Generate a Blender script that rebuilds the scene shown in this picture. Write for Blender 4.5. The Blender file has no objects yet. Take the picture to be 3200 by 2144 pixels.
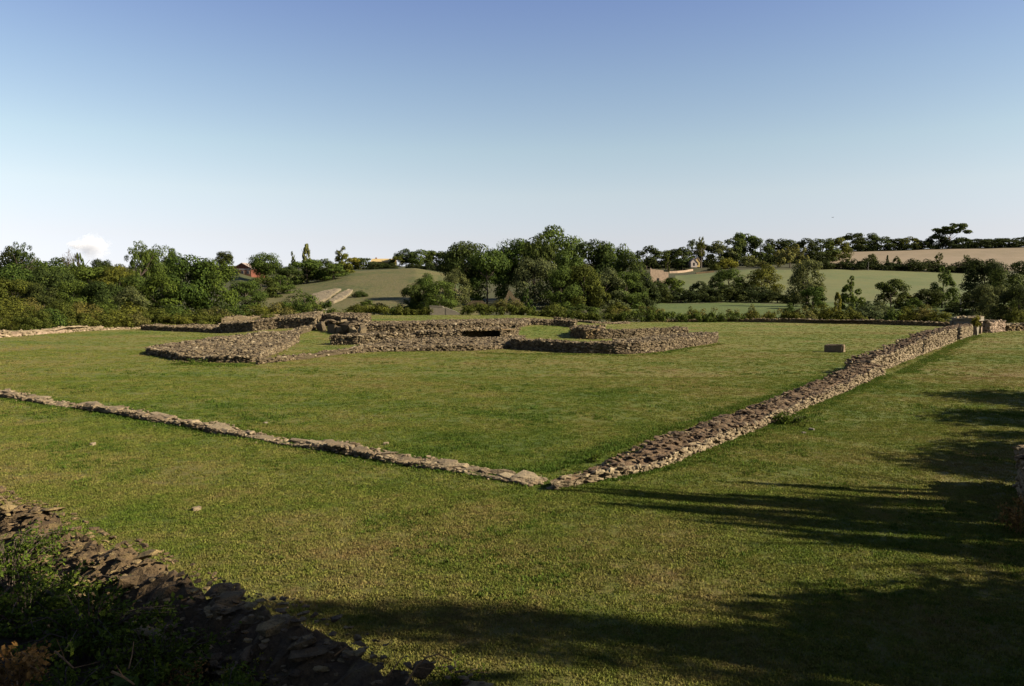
import bpy, bmesh, math, random
import numpy as np
from mathutils import Vector, Matrix, Euler

scene = bpy.context.scene
COL = scene.collection
# ------------------------------------------------------------------ camera, sky, sun, exposure
EYE = 3.2
FPX = 2373.0                       # focal length in pixels of a 3200 px wide picture
PITCH = math.atan(130.0 / FPX)
cam = bpy.data.objects.new('camera', bpy.data.cameras.new('camera'))
COL.objects.link(cam)
scene.camera = cam
cam.data.sensor_width = 36.0
cam.data.lens = 36.0 * FPX / 3200.0
cam.data.clip_start = 0.05
cam.data.clip_end = 30000
cam.location = (0, 0, EYE)
cam.rotation_euler = (math.pi / 2 - PITCH, 0, 0)

SUN_AZ, SUN_EL = math.radians(106), math.radians(29)
world = bpy.data.worlds.new('World')
scene.world = world
world.use_nodes = True
wn = world.node_tree
bg = wn.nodes['Background']
sky = wn.nodes.new('ShaderNodeTexSky')
sky.sky_type = 'NISHITA'
sky.sun_disc = False
sky.sun_elevation = SUN_EL
sky.sun_rotation = SUN_AZ
sky.air_density = 1.0
sky.dust_density = 0.3
sky.ozone_density = 2.0
geo = wn.nodes.new('ShaderNodeNewGeometry')
sep = wn.nodes.new('ShaderNodeSeparateXYZ')
ramp = wn.nodes.new('ShaderNodeValToRGB')      # colour grade of the whole sky by height
mul = wn.nodes.new('ShaderNodeMixRGB')
mul.blend_type = 'MULTIPLY'
mul.inputs[0].default_value = 1.0
tc = wn.nodes.new('ShaderNodeTexCoord')
wn.links.new(tc.outputs['Generated'], sep.inputs[0])
wn.links.new(sep.outputs['Z'], ramp.inputs[0])
cr = ramp.color_ramp
SKYG = [(0.0, (0.72, 0.72, 1.02)), (0.028, (0.77, 0.73, 0.98)), (0.08, (1.02, 0.81, 0.83)), (0.136, (1.24, 0.98, 0.84)),
        (0.192, (1.25, 1.05, 0.86)), (0.27, (1.12, 0.99, 0.90)), (0.37, (0.94, 0.85, 0.95))]
while len(cr.elements) < len(SKYG):
    cr.elements.new(0.5)
for e_, (p_, c_) in zip(cr.elements, SKYG):
    e_.position = p_
    e_.color = (*c_, 1)
wn.links.new(sky.outputs[0], mul.inputs[1])
wn.links.new(ramp.outputs[0], mul.inputs[2])
wn.links.new(mul.outputs[0], bg.inputs[0])
bg.inputs[1].default_value = 0.05

sun = bpy.data.objects.new('sun', bpy.data.lights.new('sun', 'SUN'))
COL.objects.link(sun)
sun.data.energy = 5.0
sun.data.angle = math.radians(0.5)
sun.data.color = (1.0, 0.90, 0.74)
SUND = Vector((math.sin(SUN_AZ) * math.cos(SUN_EL), math.cos(SUN_AZ) * math.cos(SUN_EL), math.sin(SUN_EL)))
sun.rotation_euler = SUND.to_track_quat('Z', 'Y').to_euler()
sun.location = (30, -10, 30)

vs = scene.view_settings
vs.view_transform = 'Standard'
vs.look = 'None'
vs.gamma = 1.0
vs.use_curve_mapping = False
vs.exposure = 1.73
scene.cycles.max_bounces = 5
scene.cycles.diffuse_bounces = 2
scene.cycles.transparent_max_bounces = 4
scene.cycles.volume_bounces = 6

rng = np.random.default_rng(7)
random.seed(7)

# ------------------------------------------------------------------ helpers
def ray(px, py):
    x = (px - 1600) / FPX
    y = -(py - 1072) / FPX
    return (x, math.cos(PITCH) + y * math.sin(PITCH), -math.sin(PITCH) + y * math.cos(PITCH))

def gp(px, py, z=0.0):
    d = ray(px, py)
    t = (z - EYE) / d[2]
    return (d[0] * t, d[1] * t)

def at(x, row, Y):
    """point seen at (x, row) of a 2340 px wide view, at depth Y"""
    d = ray(x / .73125, row / .73125)
    t = Y / d[1]
    return d[0] * t, Y, EYE + d[2] * t

def smooth(v, a, b):
    t = np.clip((np.asarray(v, float) - a) / (b - a), 0, 1)
    return t * t * (3 - 2 * t)

def wob(x, y, s=1.0, seed=0):
    x = np.asarray(x, float) * s + seed * 3.1
    y = np.asarray(y, float) * s + seed * 1.7
    return (np.sin(x * 1.0 + 1.3 * np.sin(y * .7)) + np.sin(y * 1.13 + 1.1 * np.sin(x * .83 + 2)) + .6 * np.sin(x * 2.3 + y * 1.9)
            + .5 * np.sin(x * 3.7 - y * 3.1 + 1)) / 3.1

NWP = np.array((-6.65, 9.75))
NWD = np.array((.792, -.611))
NWN = np.array((-.611, -.792))     # towards the camera

def lawn_z(x, y):
    x = np.asarray(x, float)
    y = np.asarray(y, float)
    z = .035 * wob(x, y, .55) + .012 * wob(x, y, 2.3, 1) + .006 * wob(x, y, 6.1, 2)
    z = z + 1.08 * smooth(y, 65, 80) * smooth(x, -30, -20) * (1 - smooth(x, 0, 16))
    s = (x - NWP[0]) * NWN[0] + (y - NWP[1]) * NWN[1]
    b = .42 * smooth(s, .45, .85) + .36 * np.clip(s - .8, 0, 3.4)
    z = z + b + .05 * smooth(s, .5, 1) * wob(x, y, 3.1, 4)
    return z

def lz(x, y):
    return float(lawn_z(x, y))

def mesh_obj(name, verts, faces, mat=None, parent=None, smooth_shade=False, mi=None):
    me = bpy.data.meshes.new(name)
    me.from_pydata([tuple(v) for v in verts], [], [tuple(f) for f in faces])
    if mat:
        for m in (mat if isinstance(mat, (list, tuple)) else [mat]):
            me.materials.append(m)
    if mi is not None:
        me.polygons.foreach_set('material_index', np.asarray(mi, dtype=np.int32))
    if smooth_shade:
        me.polygons.foreach_set('use_smooth', np.ones(len(me.polygons), bool))
    me.update()
    o = bpy.data.objects.new(name, me)
    COL.objects.link(o)
    if parent:
        o.parent = parent
    return o

def new_obj(name, me, parent=None, loc=(0, 0, 0), rot=(0, 0, 0), sc=(1, 1, 1)):
    o = bpy.data.objects.new(name, me)
    o.location = loc
    o.rotation_euler = rot
    o.scale = sc
    if parent:
        o.parent = parent
    COL.objects.link(o)
    return o

def tag(o, label=None, cat=None, group=None, kind=None):
    if label: o['label'] = label
    if cat: o['category'] = cat
    if group: o['group'] = group
    if kind: o['kind'] = kind
    return o

def thing(name, label, cat, loc=(0, 0, 0), rz=0, group=None):
    o = bpy.data.objects.new(name, None)
    o.empty_display_size = .3
    o.location = loc
    o.rotation_euler = (0, 0, rz)
    COL.objects.link(o)
    return tag(o, label, cat, group)

def box_geo(c, s, rz=0):
    cx, cy, cz = c
    hx, hy, hz = s[0] / 2, s[1] / 2, s[2] / 2
    ca, sa = math.cos(rz), math.sin(rz)
    v = []
    for dz in (-hz, hz):
        for dx, dy in ((-hx, -hy), (hx, -hy), (hx, hy), (-hx, hy)):
            v.append((cx + dx * ca - dy * sa, cy + dx * sa + dy * ca, cz + dz))
    f = [(0, 3, 2, 1), (4, 5, 6, 7), (0, 1, 5, 4), (1, 2, 6, 5), (2, 3, 7, 6), (3, 0, 4, 7)]
    return v, f

def box(name, c, s, mat, parent=None, rz=0):
    v, f = box_geo(c, s, rz)
    return mesh_obj(name, v, f, mat, parent)

def tube_geo(pts, rad, sides=6):
    v, f = [], []
    pts = [Vector(p) for p in pts]
    for i, p in enumerate(pts):
        d = (pts[min(i + 1, len(pts) - 1)] - pts[max(i - 1, 0)]).normalized()
        a = d.cross(Vector((0, 0, 1)) if abs(d.z) < .9 else Vector((1, 0, 0))).normalized()
        b = d.cross(a)
        r = rad[i]
        for k in range(sides):
            t = 2 * math.pi * k / sides
            v.append(p + a * (r * math.cos(t)) + b * (r * math.sin(t)))
    for i in range(len(pts) - 1):
        for k in range(sides):
            k2 = (k + 1) % sides
            f.append((i * sides + k, i * sides + k2, (i + 1) * sides + k2, (i + 1) * sides + k))
    f.append(tuple(range(sides))[::-1])
    f.append(tuple((len(pts) - 1) * sides + k for k in range(sides)))
    return [tuple(q) for q in v], f

def join_geo(parts):
    V, F = [], []
    for v, f in parts:
        n = len(V)
        V += list(v)
        F += [tuple(i + n for i in q) for q in f]
    return V, F

# ------------------------------------------------------------------ materials
def material(name):
    m = bpy.data.materials.new(name)
    m.use_nodes = True
    nt = m.node_tree
    b = nt.nodes['Principled BSDF']
    b.inputs['Roughness'].default_value = .95
    b.inputs['Specular IOR Level'].default_value = .15
    return m, nt, b

def N(nt, kind, **kw):
    n = nt.nodes.new(kind)
    for k, v in kw.items():
        if k.startswith('i_'):
            n.inputs[k[2:].replace('_', ' ')].default_value = v
        else:
            setattr(n, k, v)
    return n

def noise(nt, vec, scale, detail=4, rough=.55):
    n = N(nt, 'ShaderNodeTexNoise')
    n.inputs['Scale'].default_value = scale
    n.inputs['Detail'].default_value = detail
    n.inputs['Roughness'].default_value = rough
    if vec: nt.links.new(vec, n.inputs['Vector'])
    return n.outputs['Fac']

def math_(nt, op, a, b=None, clamp=False):
    n = N(nt, 'ShaderNodeMath', operation=op, use_clamp=clamp)
    for i, v in enumerate((a, b)):
        if v is None: continue
        if isinstance(v, (int, float)): n.inputs[i].default_value = v
        else: nt.links.new(v, n.inputs[i])
    return n.outputs[0]

def ramp_(nt, fac, stops):
    r = N(nt, 'ShaderNodeValToRGB')
    e = r.color_ramp.elements
    while len(e) < len(stops): e.new(.5)
    for q, (p, c) in zip(e, stops):
        q.position = p
        q.color = (*c, 1)
    nt.links.new(fac, r.inputs[0])
    return r.outputs[0]

def bump(nt, b, h, strength, dist):
    n = N(nt, 'ShaderNodeBump')
    n.inputs['Strength'].default_value = strength
    n.inputs['Distance'].default_value = dist
    nt.links.new(h, n.inputs['Height'])
    nt.links.new(n.outputs[0], b.inputs['Normal'])

def mixc(nt, fac, a, b, mode='MIX'):
    n = N(nt, 'ShaderNodeMixRGB', blend_type=mode)
    for i, v in enumerate((fac, a, b)):
        if isinstance(v, (int, float)): n.inputs[i].default_value = v
        elif isinstance(v, tuple): n.inputs[i].default_value = (*v, 1)
        else: nt.links.new(v, n.inputs[i])
    return n.outputs[0]

def turf_colour(nt, gain=1.0, shift=0.0):
    g = N(nt, 'ShaderNodeNewGeometry').outputs['Position']
    a = noise(nt, g, .11, 3)
    b = noise(nt, g, .75, 4, .6)
    c = noise(nt, g, 5.5, 3, .65)
    d = noise(nt, g, 38, 2, .6)
    f = math_(nt, 'ADD', math_(nt, 'MULTIPLY', a, .42), math_(nt, 'MULTIPLY', b, .34))
    f = math_(nt, 'ADD', f, math_(nt, 'MULTIPLY', c, .26))
    f = math_(nt, 'ADD', f, math_(nt, 'MULTIPLY', d, .16))
    f = math_(nt, 'ADD', f, shift - .09)
    k = gain * .84
    # the sheltered corner of the enclosure is moister and greener, the strip in front of it drier
    vd = N(nt, 'ShaderNodeVectorMath', operation='DISTANCE')
    nt.links.new(g, vd.inputs[0]); vd.inputs[1].default_value = (-.5, 20, 0)
    mr = N(nt, 'ShaderNodeMapRange'); mr.inputs['From Min'].default_value = 2; mr.inputs['From Max'].default_value = 13
    mr.inputs['To Min'].default_value = .065; mr.inputs['To Max'].default_value = 0
    nt.links.new(vd.outputs['Value'], mr.inputs['Value'])
    f = math_(nt, 'ADD', f, mr.outputs[0])
    vd2 = N(nt, 'ShaderNodeVectorMath', operation='DISTANCE')
    nt.links.new(g, vd2.inputs[0]); vd2.inputs[1].default_value = (0, 9, 0)
    mr2 = N(nt, 'ShaderNodeMapRange'); mr2.inputs['From Min'].default_value = 1; mr2.inputs['From Max'].default_value = 6
    mr2.inputs['To Min'].default_value = -.035; mr2.inputs['To Max'].default_value = 0
    nt.links.new(vd2.outputs['Value'], mr2.inputs['Value'])
    f = math_(nt, 'ADD', f, mr2.outputs[0])
    return ramp_(nt, f, [(.36, (.140 * k, .096 * k, .034 * k)), (.44, (.138 * k, .118 * k, .031 * k)), (.51, (.105 * k, .110 * k, .019 * k)),
                         (.575, (.072 * k, .094 * k, .011 * k)), (.68, (.044 * k, .075 * k, .007 * k))]), g

M = {}
# lawn
m, nt, b = material('lawn_turf')
c, g = turf_colour(nt)
nt.links.new(c, b.inputs['Base Color'])
h = math_(nt, 'ADD', noise(nt, g, 3.0, 6, .7), math_(nt, 'MULTIPLY', noise(nt, g, 28, 5, .8), .55))
bump(nt, b, h, 1.0, .16)
M['lawn'] = m
# grass blades (same patches as the turf they stand on)
for nm, gain, shift in (('blade_dull', 1.1, .006), ('blade_green', 1.0, .13)):
    m, nt, b = material(nm)
    c, g = turf_colour(nt, gain, shift)
    oi = N(nt, 'ShaderNodeObjectInfo').outputs['Random']
    v = math_(nt, 'ADD', math_(nt, 'MULTIPLY', oi, .5), .72)
    c = mixc(nt, 1.0, c, v, 'MULTIPLY')
    nt.links.new(c, b.inputs['Base Color'])
    tr = N(nt, 'ShaderNodeBsdfTranslucent')
    nt.links.new(c, tr.inputs[0])
    mx = N(nt, 'ShaderNodeMixShader')
    mx.inputs[0].default_value = .3
    nt.links.new(b.outputs[0], mx.inputs[1])
    nt.links.new(tr.outputs[0], mx.inputs[2])
    nt.links.new(mx.outputs[0], nt.nodes['Material Output'].inputs[0])
    M[nm] = m

def field_mat(name, stops, s1=.02, s2=.35, s3=2.0, bumpd=.3, furrow=None):
    m, nt, b = material(name)
    g = N(nt, 'ShaderNodeNewGeometry').outputs['Position']
    f = math_(nt, 'ADD', math_(nt, 'MULTIPLY', noise(nt, g, s1, 3), .45), math_(nt, 'MULTIPLY', noise(nt, g, s2, 5, .6), .4))
    f = math_(nt, 'ADD', f, math_(nt, 'MULTIPLY', noise(nt, g, s3, 3, .6), .25))
    if furrow:
        w = N(nt, 'ShaderNodeTexWave')
        w.inputs['Scale'].default_value = furrow
        w.inputs['Distortion'].default_value = 3
        nt.links.new(g, w.inputs['Vector'])
        f = math_(nt, 'ADD', f, math_(nt, 'MULTIPLY', w.outputs['Fac'], .13))
    f = math_(nt, 'SUBTRACT', f, .05)
    nt.links.new(ramp_(nt, f, [(p_, tuple(v * .86 for v in c_)) for p_, c_ in stops]), b.inputs['Base Color'])
    bump(nt, b, noise(nt, g, s2 * 2, 5, .7), .8, bumpd)
    return m
M['scrub'] = field_mat('scrub_ground', [(.35, (.03, .03, .012)), (.5, (.045, .042, .016)), (.62, (.035, .045, .012))])
M['hill'] = field_mat('dry_hill_grass', [(.40, (.034, .046, .011)), (.47, (.064, .064, .018)), (.54, (.095, .076, .031)), (.60, (.055, .058, .017))], .03, .5, 2.5, .5)
M['green'] = field_mat('green_crop', [(.34, (.05, .065, .02)), (.5, (.066, .08, .025)), (.62, (.09, .088, .03))], .012, .1, .9, .25, .35)
M['tan'] = field_mat('stubble_soil', [(.32, (.115, .088, .052)), (.5, (.136, .105, .062)), (.62, (.16, .12, .077))], .012, .1, .6, .15, .3)
M['meadow'] = field_mat('meadow_grass', [(.35, (.04, .055, .012)), (.5, (.056, .074, .016)), (.65, (.074, .084, .022))], .05, .5, 2, .3)

def stone_mat(name, cols, lichen=(.2, .16, .06), dark=(.03, .022, .015), bscale=9, dirt=.45, bd=.05):
    m, nt, b = material(name)
    g = N(nt, 'ShaderNodeNewGeometry')
    pos = g.outputs['Position']
    r = math_(nt, 'FRACT', math_(nt, 'ADD', g.outputs['Random Per Island'], math_(nt, 'MULTIPLY', N(nt, 'ShaderNodeObjectInfo').outputs['Random'], 7.31)))
    n = len(cols)
    cols = [(c[0] * .9, c[1] * .86, c[2] * .70) for c in cols]
    lichen = tuple(v * .8 for v in lichen)
    base = ramp_(nt, r, [(i / max(1, n - 1), c) for i, c in enumerate(cols)])
    f1 = noise(nt, pos, bscale * .35, 5, .65)
    f2 = noise(nt, pos, bscale * 1.6, 5, .7)
    k1 = ramp_(nt, f2, [(.36, (0, 0, 0)), (.56, (1, 1, 1))])
    c = mixc(nt, math_(nt, 'MULTIPLY', math_(nt, 'SUBTRACT', 1.0, k1), dirt), base, dark)
    k2 = ramp_(nt, f1, [(.56, (0, 0, 0)), (.68, (1, 1, 1))])
    c = mixc(nt, math_(nt, 'MULTIPLY', k2, .5), c, lichen)
    nt.links.new(c, b.inputs['Base Color'])
    bump(nt, b, math_(nt, 'ADD', f2, math_(nt, 'MULTIPLY', noise(nt, pos, bscale * 5, 3), .4)), .9, bd)
    return m
M['stone'] = stone_mat('rubble_stone', [(.085, .064, .042), (.16, .125, .082), (.045, .033, .022), (.13, .10, .068), (.036, .028, .02), (.10, .075, .046), (.24, .2, .15)], (.14, .11, .05), (.03, .022, .015), 9, .6)  # the near-black tones imitate dark holes and shaded stones in the rubble
M['core'] = stone_mat('rubble_mortar', [(.085, .066, .044), (.10, .078, .05)], (.10, .085, .04), (.03, .022, .015), 7, .6, .12)
M['wall_stone'] = stone_mat('pale_wall_stone', [(.15, .118, .08), (.19, .152, .105), (.115, .088, .06), (.24, .195, .14), (.165, .13, .09)], (.17, .14, .07), (.05, .037, .025), 7, .55)
M['wall_core'] = stone_mat('pale_wall_mortar', [(.15, .12, .082), (.165, .13, .09)], (.16, .135, .075), (.06, .045, .03), 5, .5, .1)
M['wall_top'] = stone_mat('dark_rubble_top', [(.075, .05, .033), (.11, .075, .05), (.055, .038, .027), (.15, .115, .08)], (.13, .1, .05), (.028, .02, .014), 9)
M['slab'] = stone_mat('flat_slab_stone', [(.17, .13, .09), (.12, .09, .062), (.23, .185, .13), (.1, .075, .05)], (.2, .16, .09), (.045, .032, .022), 7)
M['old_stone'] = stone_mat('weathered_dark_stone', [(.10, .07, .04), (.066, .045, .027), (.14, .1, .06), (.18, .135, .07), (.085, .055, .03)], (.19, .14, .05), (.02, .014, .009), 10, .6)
M['grey'] = stone_mat('grey_stone', [(.12, .108, .092), (.135, .12, .1)], (.13, .12, .08), (.08, .07, .058), 1.5, .3)
M['rock'] = stone_mat('pale_rock', [(.175, .145, .105), (.2, .165, .12)], (.19, .16, .1), (.07, .055, .04), 1.6, .65, .5)
M['earth'] = stone_mat('bank_earth', [(.03, .022, .013), (.038, .028, .016)], (.04, .04, .012), (.015, .011, .007), 8)

def plain(name, col, var=.25, sc=1.5):
    col = tuple(v * .78 for v in col)
    m, nt, b = material(name)
    g = N(nt, 'ShaderNodeNewGeometry').outputs['Position']
    f = noise(nt, g, sc, 5, .6)
    lo = tuple(v * (1 - var) for v in col)
    hi = tuple(v * (1 + var) for v in col)
    nt.links.new(ramp_(nt, f, [(.35, lo), (.65, hi)]), b.inputs['Base Color'])
    bump(nt, b, noise(nt, g, sc * 6, 4), .4, .03)
    return m
M['brick'] = plain('red_brick', (.12, .042, .025))
M['brown_brick'] = plain('brown_brick', (.17, .085, .05))
M['pale_plaster'] = plain('pale_plaster', (.3, .25, .21), .1)
M['pale_roof'] = plain('pale_roof_tile', (.26, .2, .16))
M['yellow_roof'] = plain('yellow_roof_tile', (.36, .26, .11), .15)
M['yellow_wall'] = plain('yellow_plaster', (.34, .25, .1), .15)
M['tan_wall'] = plain('tan_stone_wall', (.25, .18, .12), .2)
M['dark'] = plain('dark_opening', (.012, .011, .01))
M['bark'] = plain('bark', (.06, .045, .032), .4, 6)
M['pale_bark'] = plain('pale_bark', (.13, .105, .08), .4, 6)
M['wood'] = plain('grey_wood', (.13, .12, .1), .3, 6)
M['twig'] = plain('dry_twig', (.2, .115, .05), .35, 14)
M['bird'] = plain('bird_feather', (.06, .06, .065))
M['glass'], _nt, _b = material('window_glass')
_b.inputs['Base Color'].default_value = (.02, .022, .025, 1)
_b.inputs['Roughness'].default_value = .15

def leaf_mat(name, col, var=.55, trans=.32, hue=(1.12, 1.0, .7)):
    m, nt, b = material(name)
    g = N(nt, 'ShaderNodeNewGeometry')
    r = math_(nt, 'FRACT', math_(nt, 'ADD', g.outputs['Random Per Island'], 0.0))
    o = N(nt, 'ShaderNodeObjectInfo').outputs['Random']
    col = (col[0] * 1.08, col[1] * 1.0, col[2] * .85)
    lo = tuple(v * (1 - var) for v in col)
    hi = tuple(v * (1 + var) * hh for v, hh in zip(col, hue))
    c = ramp_(nt, r, [(0, lo), (.6, col), (1, hi)])
    t = ramp_(nt, o, [(0, (.80, .88, .9)), (.5, (1, 1, 1)), (1, (1.12, 1.06, .9))])
    c = mixc(nt, 1.0, c, t, 'MULTIPLY')
    nt.links.new(c, b.inputs['Base Color'])
    b.inputs['Roughness'].default_value = .8
    b.inputs['Specular IOR Level'].default_value = .04
    tr = N(nt, 'ShaderNodeBsdfTranslucent')
    nt.links.new(c, tr.inputs[0])
    mx = N(nt, 'ShaderNodeMixShader')
    mx.inputs[0].default_value = trans
    nt.links.new(b.outputs[0], mx.inputs[1])
    nt.links.new(tr.outputs[0], mx.inputs[2])
    nt.links.new(mx.outputs[0], nt.nodes['Material Output'].inputs[0])
    return m
L = {
    'dark': leaf_mat('leaf_dark', (.030, .044, .013)),
    'mid': leaf_mat('leaf_mid', (.040, .062, .015)),
    'vivid': leaf_mat('leaf_vivid', (.035, .056, .012)),
    'olive': leaf_mat('leaf_olive', (.050, .060, .013)),
    'tan': leaf_mat('leaf_tan', (.070, .070, .024)),
    'pale': leaf_mat('leaf_pale', (.10, .11, .042)),
    'grey': leaf_mat('leaf_grey_green', (.052, .066, .030)),
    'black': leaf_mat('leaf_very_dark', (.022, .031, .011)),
    'yellow': leaf_mat('leaf_yellow_green', (.105, .105, .018)),
    'bramble': leaf_mat('leaf_bramble', (.05, .075, .013)),
    'dry': leaf_mat('leaf_dry', (.17, .10, .035), .5, .25, (1.1, 1, .9)),
}

# ------------------------------------------------------------------ ground: lawn, hills and fields
def grid_obj(name, X, Y, Z, mat, keep=None):
    """one sheet from 2D arrays"""
    r, c = X.shape
    idx = np.arange(r * c).reshape(r, c)
    f = np.stack([idx[:-1, :-1], idx[:-1, 1:], idx[1:, 1:], idx[1:, :-1]], -1).reshape(-1, 4)
    v = np.stack([X, Y, Z], -1).reshape(-1, 3)
    if keep is not None:
        f = f[keep.reshape(-1)]
        used = np.unique(f)
        mp = np.full(r * c, -1)
        mp[used] = np.arange(len(used))
        v = v[used]
        f = mp[f]
    o = mesh_obj(name, v.tolist(), f.tolist(), mat, smooth_shade=True)
    return tag(o, kind='structure')

u = np.linspace(-1, 1, 261)
gx = np.sinh(u * 4.2) / math.sinh(4.2) * 125
w_ = np.linspace(0, 1, 240)
gy = -16 + (np.exp(w_ * 3.3) - 1) / (math.exp(3.3) - 1) * 139
gy = np.sort(np.concatenate([gy[gy < 3], np.linspace(3, 16, 110), gy[gy > 16]]))
GX, GY = np.meshgrid(gx, gy)
EDGE = 119.0
GZ = lawn_z(GX, GY)
GZ = np.where(GY > EDGE + .2, GZ - (GY - EDGE) * .5, GZ)
_s = (GX[:-1, :-1] - NWP[0]) * NWN[0] + (GY[:-1, :-1] - NWP[1]) * NWN[1]
lawn = grid_obj('lawn', GX, GY, GZ, M['lawn'], _s < .4)
grid_obj('bank', GX, GY, GZ, M['earth'], _s >= .4)

# far land: height by azimuth (column of the view) and depth
KY = [175, 210, 260, 320, 400, 480, 560, 640]
PROF = {
    -900: [702, 690, 672, 650, 632, 620, 612, 608], 0: [702, 690, 672, 650, 632, 620, 612, 608],
    300: [702, 690, 672, 648, 628, 618, 612, 610], 550: [702, 688, 665, 626, 610, 609, 608, 607],
    630: [702, 690, 664, 650, 636, 622, 614, 610], 700: [702, 684, 656, 642, 628, 618, 612, 610],
    800: [702, 676, 645, 619, 615, 613, 612, 611], 950: [702, 674, 640, 613, 611, 610, 609, 608],
    1100: [703, 690, 668, 640, 618, 612, 606, 604], 1400: [706, 696, 680, 660, 632, 615, 604, 600],
    1560: [708, 697, 680, 656, 630, 612, 600, 597], 1700: [709, 698, 682, 652, 617, 606, 600, 597],
    1900: [709, 698, 682, 652, 617, 598, 577, 572], 2200: [709, 698, 682, 655, 626, 600, 569, 564],
    2340: [709, 698, 682, 656, 628, 600, 566, 561], 3300: [709, 698, 682, 656, 628, 600, 566, 561]}
pk = sorted(PROF)
PR = np.array([PROF[k] for k in pk], float)
ZK = np.array([[at(1170, r_, y_)[2] for r_, y_ in zip(row, KY)] for row in PR])
PRE_Y = [100, 112, 121, 132, 150]
PRE_Z = [-1.2, -1.0, -.9, -1.3, -.3]
YK = np.array(PRE_Y + KY + [900, 3000])
ZF = np.concatenate([np.tile(PRE_Z, (len(pk), 1)), ZK, ZK[:, -1:] + 2, ZK[:, -1:] - 40], 1)
PKT = (np.array(pk) / .73125 - 1600) / FPX

def land_z(x, y):
    x = np.asarray(x, float); y = np.asarray(y, float)
    t = x / y
    # interpolate along azimuth then along depth
    cols = np.stack([np.interp(t, PKT, ZF[:, k]) for k in range(len(YK))], -1)
    k = np.clip(np.searchsorted(YK, y) - 1, 0, len(YK) - 2)
    a = np.take_along_axis(cols, k[..., None], -1)[..., 0]
    b2 = np.take_along_axis(cols, (k + 1)[..., None], -1)[..., 0]
    f = (y - YK[k]) / (YK[k + 1] - YK[k])
    z = a + (b2 - a) * f
    return z + .25 * wob(x, y, .09, 3) * smooth(y, 130, 200)

def ground_z(x, y):
    return lz(x, y) if y < EDGE + 1 else float(land_z(np.array([x]), np.array([y]))[0])

ty = np.concatenate([np.linspace(104, 340, 110), np.linspace(343, 600, 90), np.geomspace(605, 3000, 20)])
tt = np.linspace(-1.35, 1.35, 700)
TT, TY = np.meshgrid(tt, ty)
TX = TT * TY
TZ = land_z(TX, TY)
cxm = (TT[:-1, :-1] + .002) * FPX + 1600
cxm = cxm * .73125
cym = (TY[:-1, :-1] + TY[1:, 1:]) / 2
reg = np.zeros(cxm.shape, int)
edgeN = 6 * np.sin(cxm * .031) + 3 * np.sin(cxm * .11)
reg[(cym > 152) & (cym < 222 + edgeN) & (cxm > 1395)] = 1                       # meadow
reg[(cym > 226 + edgeN) & (cym < 404) & (cxm > 1540 + (400 - cym) * .1)] = 2      # green field
reg[(cym > 422) & (cym < 562) & (cxm > 1890)] = 3                                 # tan field
hilltop = np.interp(cxm, [600, 640, 760, 840, 1060], [262, 300, 312, 318, 322])
reg[(cym > 150) & (cym < hilltop) & (cxm > 585) & (cxm < 1090)] = 4
for k, (nm, mt) in enumerate((('terrain', 'scrub'), ('meadow', 'meadow'), ('green_field', 'green'), ('tan_field', 'tan'), ('hillside', 'hill'))):
    grid_obj(nm, TX, TY, TZ, M[mt], reg == k)

# ------------------------------------------------------------------ grass blades (countless: stuff)
proto = bpy.data.collections.new('blade_kinds')
def tuft_mesh(name, mat, n, hgt, spread, seed):
    r = np.random.default_rng(seed)
    V, F = [], []
    for i in range(n):
        a = r.uniform(0, 6.28)
        p = np.array((r.normal(0, spread * .5), r.normal(0, spread * .5)))
        hh = hgt * r.uniform(.5, 1.2)
        lean = np.array((math.cos(a), math.sin(a))) * hh * r.uniform(.2, .9)
        wdt = np.array((-math.sin(a), math.cos(a))) * .005 * r.uniform(.8, 1.8)
        b0 = len(V)
        V += [(*(p - wdt), -.01), (*(p + wdt), -.01), (*(p + lean * .45 + wdt * .8), hh * .65), (*(p + lean * .45 - wdt * .8), hh * .65), (*(p + lean), hh)]
        F += [(b0, b0 + 1, b0 + 2, b0 + 3), (b0 + 3, b0 + 2, b0 + 4)]
    me = bpy.data.meshes.new(name)
    me.from_pydata(V, [], F)
    me.materials.append(mat)
    return me

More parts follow.
